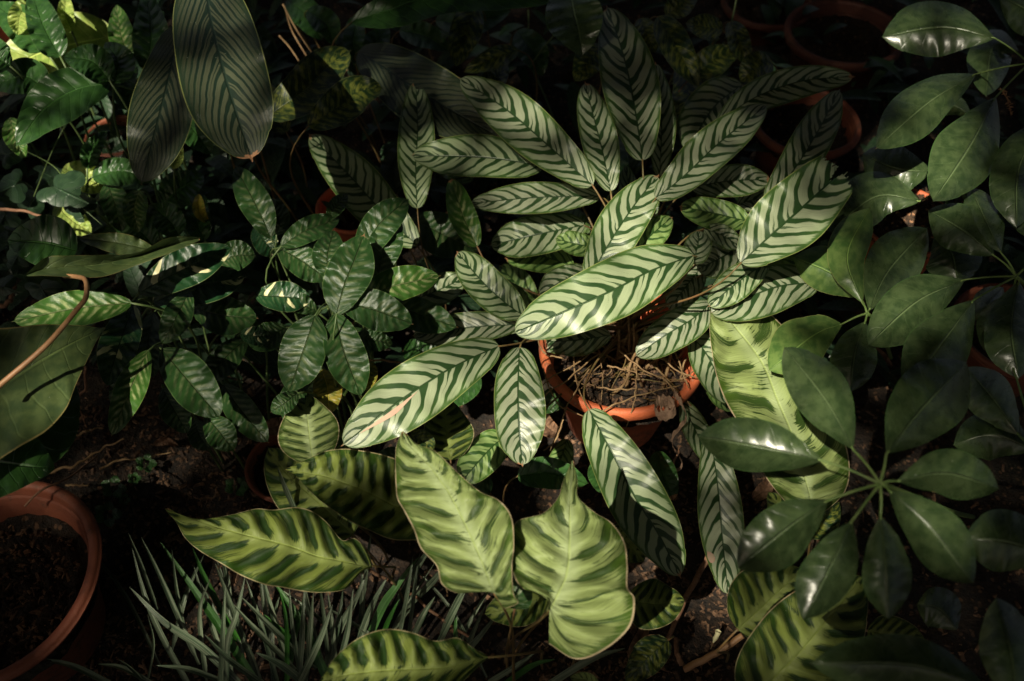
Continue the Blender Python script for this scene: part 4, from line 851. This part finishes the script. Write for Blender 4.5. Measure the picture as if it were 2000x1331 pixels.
for lab, pts, w_, z_ in (('curled brown leaf fallen on the soil just above the small peeping pot rim', [(515, 838), (545, 832), (578, 818)], 34, (6, 8)), ('pinkish dead leaf scrap on the soil between two herringbone leaf tips and the umbrella leaves', [(1470, 975), (1495, 955), (1505, 925)], 30, (3, 4)),
        ('rusty dead leaf flat on the soil beside the reddish slanting stalk', [(1230, 1290), (1255, 1240), (1262, 1210)], 26, (1.5, 2)), ('brown leaf lying on the dark soil under the joint of the full umbrella star', [(1640, 700), (1700, 690), (1745, 715)], 36, (3, 4)),
        ('torn brown leaf at the foot of the orange pot', [(1090, 850), (1065, 830), (1050, 790)], 34, (4, 6)), ('pale dead leaf tip above the clovers', [(300, 868), (325, 862), (350, 872)], 16, (1, 1.4))):
    fl = thing('fallen_leaf', lab, 'dead leaf', tuple(P(pts[1][0], pts[1][1], z_[0])), 'dead leaves on the soil')
    leaf(fl, 'dead', pts, w_, z_, kind='ovate', N=6, stalk=False, res=(40, 10), arch=.8, fold=1.4, curl=-.3, rip=.5, brim=.2, name='blade')
bd = thing('flower_bud', 'tiny cream flower bud standing over the thick fallen stem', 'flower bud', tuple(P(1400, 1262, 2)))
tube('stem', [P(1388, 1268, 2), P(1394, 1255, 4)], .0006, .0006, M['straw'], bd, n=6)
V, Fc = tube_vf([P(1393, 1255, 4), P(1397, 1247, 4.6), P(1401, 1240, 5.2), P(1403, 1233, 5.6)], [.001, .0030, .0028, .0038], 9, False)
m, b = new_mat('cream_petal'); b.inputs['Base Color'].default_value = (.55, .52, .30, 1); b.inputs['Roughness'].default_value = .6
mesh('petals', V, Fc, m, bd)
# litter: chips of bark and leaf, one uncountable mass
V = []; Fc = []
def chip(x, y, z, s):
    a = rr.uniform(0, 6.28); l = s * rr.uniform(.6, 2.2); w_ = s * rr.uniform(.3, .9); h = s * rr.uniform(.1, .5); t1, t2 = rr.uniform(-.5, .5), rr.uniform(-.5, .5)
    ca, sa = math.cos(a), math.sin(a); i = len(V)
    for (u, v, k) in ((-1, -.6, 0), (.9, -1, 0), (1.1, .7, 0), (-.8, 1, 0), (-.7, -.4, 1), (.6, -.6, 1), (.7, .5, 1), (-.6, .7, 1)):
        u *= l / 2 * rr.uniform(.8, 1.2); v *= w_ / 2 * rr.uniform(.8, 1.2)
        V.append((x + u * ca - v * sa, y + u * sa + v * ca, z + k * h + u * t1 + v * t2))
    for q in ((0, 3, 2, 1), (4, 5, 6, 7), (0, 1, 5, 4), (1, 2, 6, 5), (2, 3, 7, 6), (3, 0, 4, 7)): Fc.append([i + k for k in q])
for k in range(9000):
    px_, py_ = rr.uniform(-60, 2060), rr.uniform(300, 1400)
    if k % 2: px_, py_ = (rr.uniform(150, 640), rr.uniform(780, 1340)) if rr.random() < .5 else (rr.uniform(1050, 1500), rr.uniform(820, 1335))
    c = P(px_, py_, 0); chip(c.x, c.y, float(hills(c.x, c.y)) + .0005, rr.choice((.002, .003, .004, .007)) * rr.uniform(.7, 1.3))
o = mesh('leaf_litter', V, Fc, M['litter'], None, smooth=False); tag(o, 'brown crumbs of bark and dead leaf scattered over the soil', 'leaf litter', kind='stuff')
for po, zs, rd in ((pot_mid, .14, .092), (pots_low, .12, .09)):
    V = []; Fc = []
    for k in range(900):
        a, q = rr.uniform(0, 6.28), rd * math.sqrt(rr.random()); chip(po.location.x + q * math.cos(a), po.location.y + q * math.sin(a), zs + .001, rr.choice((.002, .004, .006)))
    o = mesh('soil_crumbs', V, Fc, M['litter'], po, smooth=False); o['kind'] = 'stuff'
# coir mulch chips in the right pot
V = []; Fc = []
for k in range(700):
    c = P(1775 + rr.gauss(0, 45), 425 + rr.gauss(0, 30), 17.6); chip(c.x, c.y, .176, .007)
o = mesh('coir_mulch', V, Fc, M['mulch'], None, smooth=False); tag(o, 'bright brown coir chips heaped in the pot under the right umbrella leaves', 'mulch', kind='stuff')
# low dark undergrowth behind and between
V = []; Fc = []; UVs = []
for k in range(2600):
    c = P(rr.uniform(-250, 2250), rr.uniform(-420, 760), 0)
    if 0 < 1 and rr.random() < .35 and 420 < k: c = P(rr.uniform(-250, 600), rr.uniform(-100, 560), 0)
    a = rr.uniform(0, 6.28); l = rr.uniform(.04, .10); w_ = l * rr.uniform(.2, .4); h = rr.uniform(.01, .11); t1 = rr.uniform(-.6, .6); ca, sa = math.cos(a), math.sin(a)
    i = len(V)
    for j in range(7):
        t = j / 6; ww = w_ * math.sin(math.pi * (t * .96 + .02)) ** .7 / 2; x = l * (t - .5); zz = h + l * t1 * (t - .5) - .35 * l * (t - .5) ** 2 * 4 * .3
        for v, up in ((-ww, .25 * ww), (0, 0), (ww, .25 * ww)):
            V.append((c.x + x * ca - v * sa, c.y + x * sa + v * ca, max(.003, zz + up))); UVs.append((.5 + .5 * v / (w_ / 2 + 1e-6), t))
    for j in range(6):
        for s in (0, 1): q = i + j * 3 + s; Fc.append([q, q + 1, q + 4, q + 3])
f = np.array(UVs); ph = np.stack([f[:, 1] * 7, np.repeat(np.arange(len(f) // 21) % 37, 21)], -1)
o = mesh('ground_cover', V, Fc, M['ivy'], None, {'uv': f, 'ph': ph, 'aux': np.zeros_like(f)}); tag(o, 'dense low dark foliage covering the soil behind the pots', 'ground cover', kind='stuff')

# ------------------------------------------------------------------ canopy overhead: added out of view, gaps placed to shape the sun patches
# openings: (px, py, radius_x, radius_y, openness) of the places the sun reaches, at plant height
GAPS = [(1180, 570, 200, 110, .97, 38), (1235, 430, 90, 110, .9, 34), (1540, 430, 110, 100, .6, 40), (815, 775, 170, 100, .97, 31), (1015, 800, 60, 120, .97, 27), (895, 1010, 130, 160, .98, 41), (1115, 1090, 140, 190, .98, 39),
        (1195, 860, 70, 80, .95, 20), (1250, 775, 150, 42, .72, 18), (1450, 700, 90, 150, .9, 29), (1560, 850, 60, 60, .5, 29), (640, 620, 120, 140, .7, 35), (480, 400, 60, 80, .5, 33), (590, 480, 70, 60, .5, 33), (720, 450, 70, 60, .55, 35), (560, 580, 50, 40, .6, 28), (760, 540, 90, 70, .6, 34), (520, 1060, 160, 80, .75, 26), (620, 905, 90, 40, .85, 32), (600, 820, 60, 60, .9, 26),
        (1620, 540, 90, 80, .75, 35), (1590, 790, 80, 110, .85, 52), (1480, 870, 110, 60, .9, 52), (1530, 1040, 100, 70, .7, 52), (800, 1270, 150, 50, .75, 33), (110, 110, 170, 75, .92, 28), (180, 390, 90, 80, .85, 20), (140, 595, 130, 50, .8, 35), (250, 760, 60, 100, .8, 33),
        (1040, 380, 130, 40, .6, 30), (980, 280, 180, 110, .22, 34), (1230, 200, 90, 170, .16, 38), (1400, 290, 130, 90, .24, 37), (1780, 430, 90, 60, .95, 18), (1840, 70, 110, 60, .5, 42), (1880, 290, 80, 110, .5, 41), (1810, 220, 90, 80, .45, 41), (1780, 600, 120, 90, .5, 35), (1740, 520, 70, 80, .5, 34), (90, 210, 90, 80, .35, 36), (370, 760, 60, 70, .3, 32),
        (1440, 1180, 60, 60, .4, 2), (1290, 1170, 60, 50, .8, 23), (600, 1190, 240, 90, .55, 14), (340, 1180, 110, 120, .35, 12), (890, 1190, 60, 60, .6, 12), (815, 920, 95, 110, .98, 42), (1020, 880, 50, 60, .9, 27), (1235, 835, 30, 20, .8, 12), (1570, 1240, 100, 80, .4, 23), (1500, 1160, 60, 50, .5, 22), (430, 150, 110, 170, .6, 50), (300, 230, 50, 110, .35, 42), (370, 525, 120, 70, .8, 35), (380, 740, 80, 90, .45, 32), (240, 660, 60, 80, .4, 30), (165, 1040, 30, 90, .12, 17), (60, 700, 90, 50, .16, 40), (45, 890, 70, 60, .5, 38), (350, 950, 260, 90, .14, 2), (850, 250, 160, 140, .15, 30), (700, 350, 90, 90, .28, 28), (620, 180, 120, 70, .14, 34),
        (1400, 960, 40, 100, .3, 17), (1520, 560, 80, 50, .8, 32), (1400, 560, 60, 50, .7, 33), (1060, 460, 90, 40, .5, 26), (940, 550, 60, 60, .5, 29), (900, 640, 90, 30, .7, 26),
        (1640, 1090, 140, 120, .4, 51), (1840, 1010, 120, 110, .25, 51), (1810, 800, 90, 90, .38, 51), (230, 40, 50, 40, .6, 32), (480, 420, 60, 80, .3, 33), (560, 60, 40, 60, .5, 20), (1290, 650, 70, 50, .5, 24), (1140, 670, 60, 30, .5, 23)]
gaps = []
for gp in GAPS:
    gx, gy, ax, ay, op = gp[:5]; op *= .8 if op < .55 else 1; gz = gp[5] if len(gp) > 5 else 28
    c = P(gx, gy, gz); ex = P(gx + ax, gy, gz); ey = P(gx, gy - ay, gz); kz = (gz - 28) / 100
    gaps.append((c.x - SUNV.x / SUNV.z * kz, c.y - SUNV.y / SUNV.z * kz, (ex - c).length, (ey - c).length, op))
def openness(x, y):
    o = .008
    for (cx_, cy_, ax, ay, op) in gaps:
        d = math.hypot((x - cx_) / ax, (y - cy_) / ay)
        k = op * (1 / (1 + math.exp(min(50, (d - 1) * 7))))
        o = max(o, k)
    return o
kr = random.Random(77); V = []; Fc = []
def crown_leaf(x, y, z, l, w_, a, t1, t2):
    ca, sa = math.cos(a), math.sin(a); i = len(V)
    for (u, v) in ((-.5, 0), (-.25, .42), (.1, .5), (.5, 0), (.1, -.5), (-.25, -.42)):
        U_, V_ = u * l, v * w_
        V.append((x + U_ * ca - V_ * sa, y + U_ * sa + V_ * ca, z + U_ * t1 + V_ * t2 + abs(v) * w_ * .15))
    Fc.append([i, i + 1, i + 2, i + 3, i + 4, i + 5])
HCAN = 6.0
sx, sy = SUNV.x / SUNV.z, SUNV.y / SUNV.z
N_ = 0
x0, x1, y0, y1 = -1.5, 1.5, -.35, 2.9
area = (x1 - x0) * (y1 - y0); target_n = int(area / (.05 * .034 * .62) * 4.8)
for k in range(target_n):
    x, y = kr.uniform(x0, x1), kr.uniform(y0, y1)
    op = openness(x, y)
    # number of layers wanted there is -ln(openness) out of a possible 4.2
    if op > .88 or kr.random() > min(1, -math.log(op) / 4.8): continue
    h = HCAN + kr.uniform(-.35, .5)
    crown_leaf(x + sx * (h - .28), y + sy * (h - .28), h, kr.uniform(.038, .062), kr.uniform(.026, .042), kr.uniform(0, 6.28), kr.uniform(-.4, .4), kr.uniform(-.4, .4))
# outer crown
for k in range(60000):
    a = kr.uniform(0, 6.28); r_ = math.sqrt(kr.uniform(0, 1)) * 7.4
    x, y = .8 + r_ * math.cos(a), 2.6 + r_ * math.sin(a); h = (HCAN + .2) * (1 - .93 * (r_ / 7.6) ** 3) + kr.uniform(-.3, .6)
    gx, gy = x - sx * (h - .28), y - sy * (h - .28)
    if x0 - .1 < gx < x1 + .1 and y0 - .1 < gy < y1 + .1: continue
    crown_leaf(x, y, h, kr.uniform(.16, .28), kr.uniform(.09, .15), kr.uniform(0, 6.28), kr.uniform(-.4, .4), kr.uniform(-.4, .4))
m, b = new_mat('canopy_leaf'); b.inputs['Base Color'].default_value = (.04, .09, .02, 1); b.inputs['Roughness'].default_value = .5
TR = thing('added_shade_tree', 'leafy tree added overhead, out of view, its gaps placed to shape the spots of sun', 'added shade tree', (4.2, 5.6, 0))
mesh('crown', V, Fc, m, TR, smooth=False)
tube('trunk', [(4.2, 5.6, -.05), (4.1, 5.5, 1.6), (3.4, 4.9, 3.4), (2.2, 4.0, 4.8)], .18, .08, M['twig'], TR, n=30, sides=14)
for q in ([(3.4, 4.9, 3.4), (1.6, 5.6, 4.9), (-.5, 5.4, 5.8)], [(2.2, 4.0, 4.8), (1.4, 3.6, 5.6), (.2, 3.9, 6.2)], [(2.8, 4.4, 4.2), (3.4, 2.6, 5.4), (3.0, .6, 6.0)]): tube('limb', q, .06, .015, M['twig'], TR, n=20, sides=9)
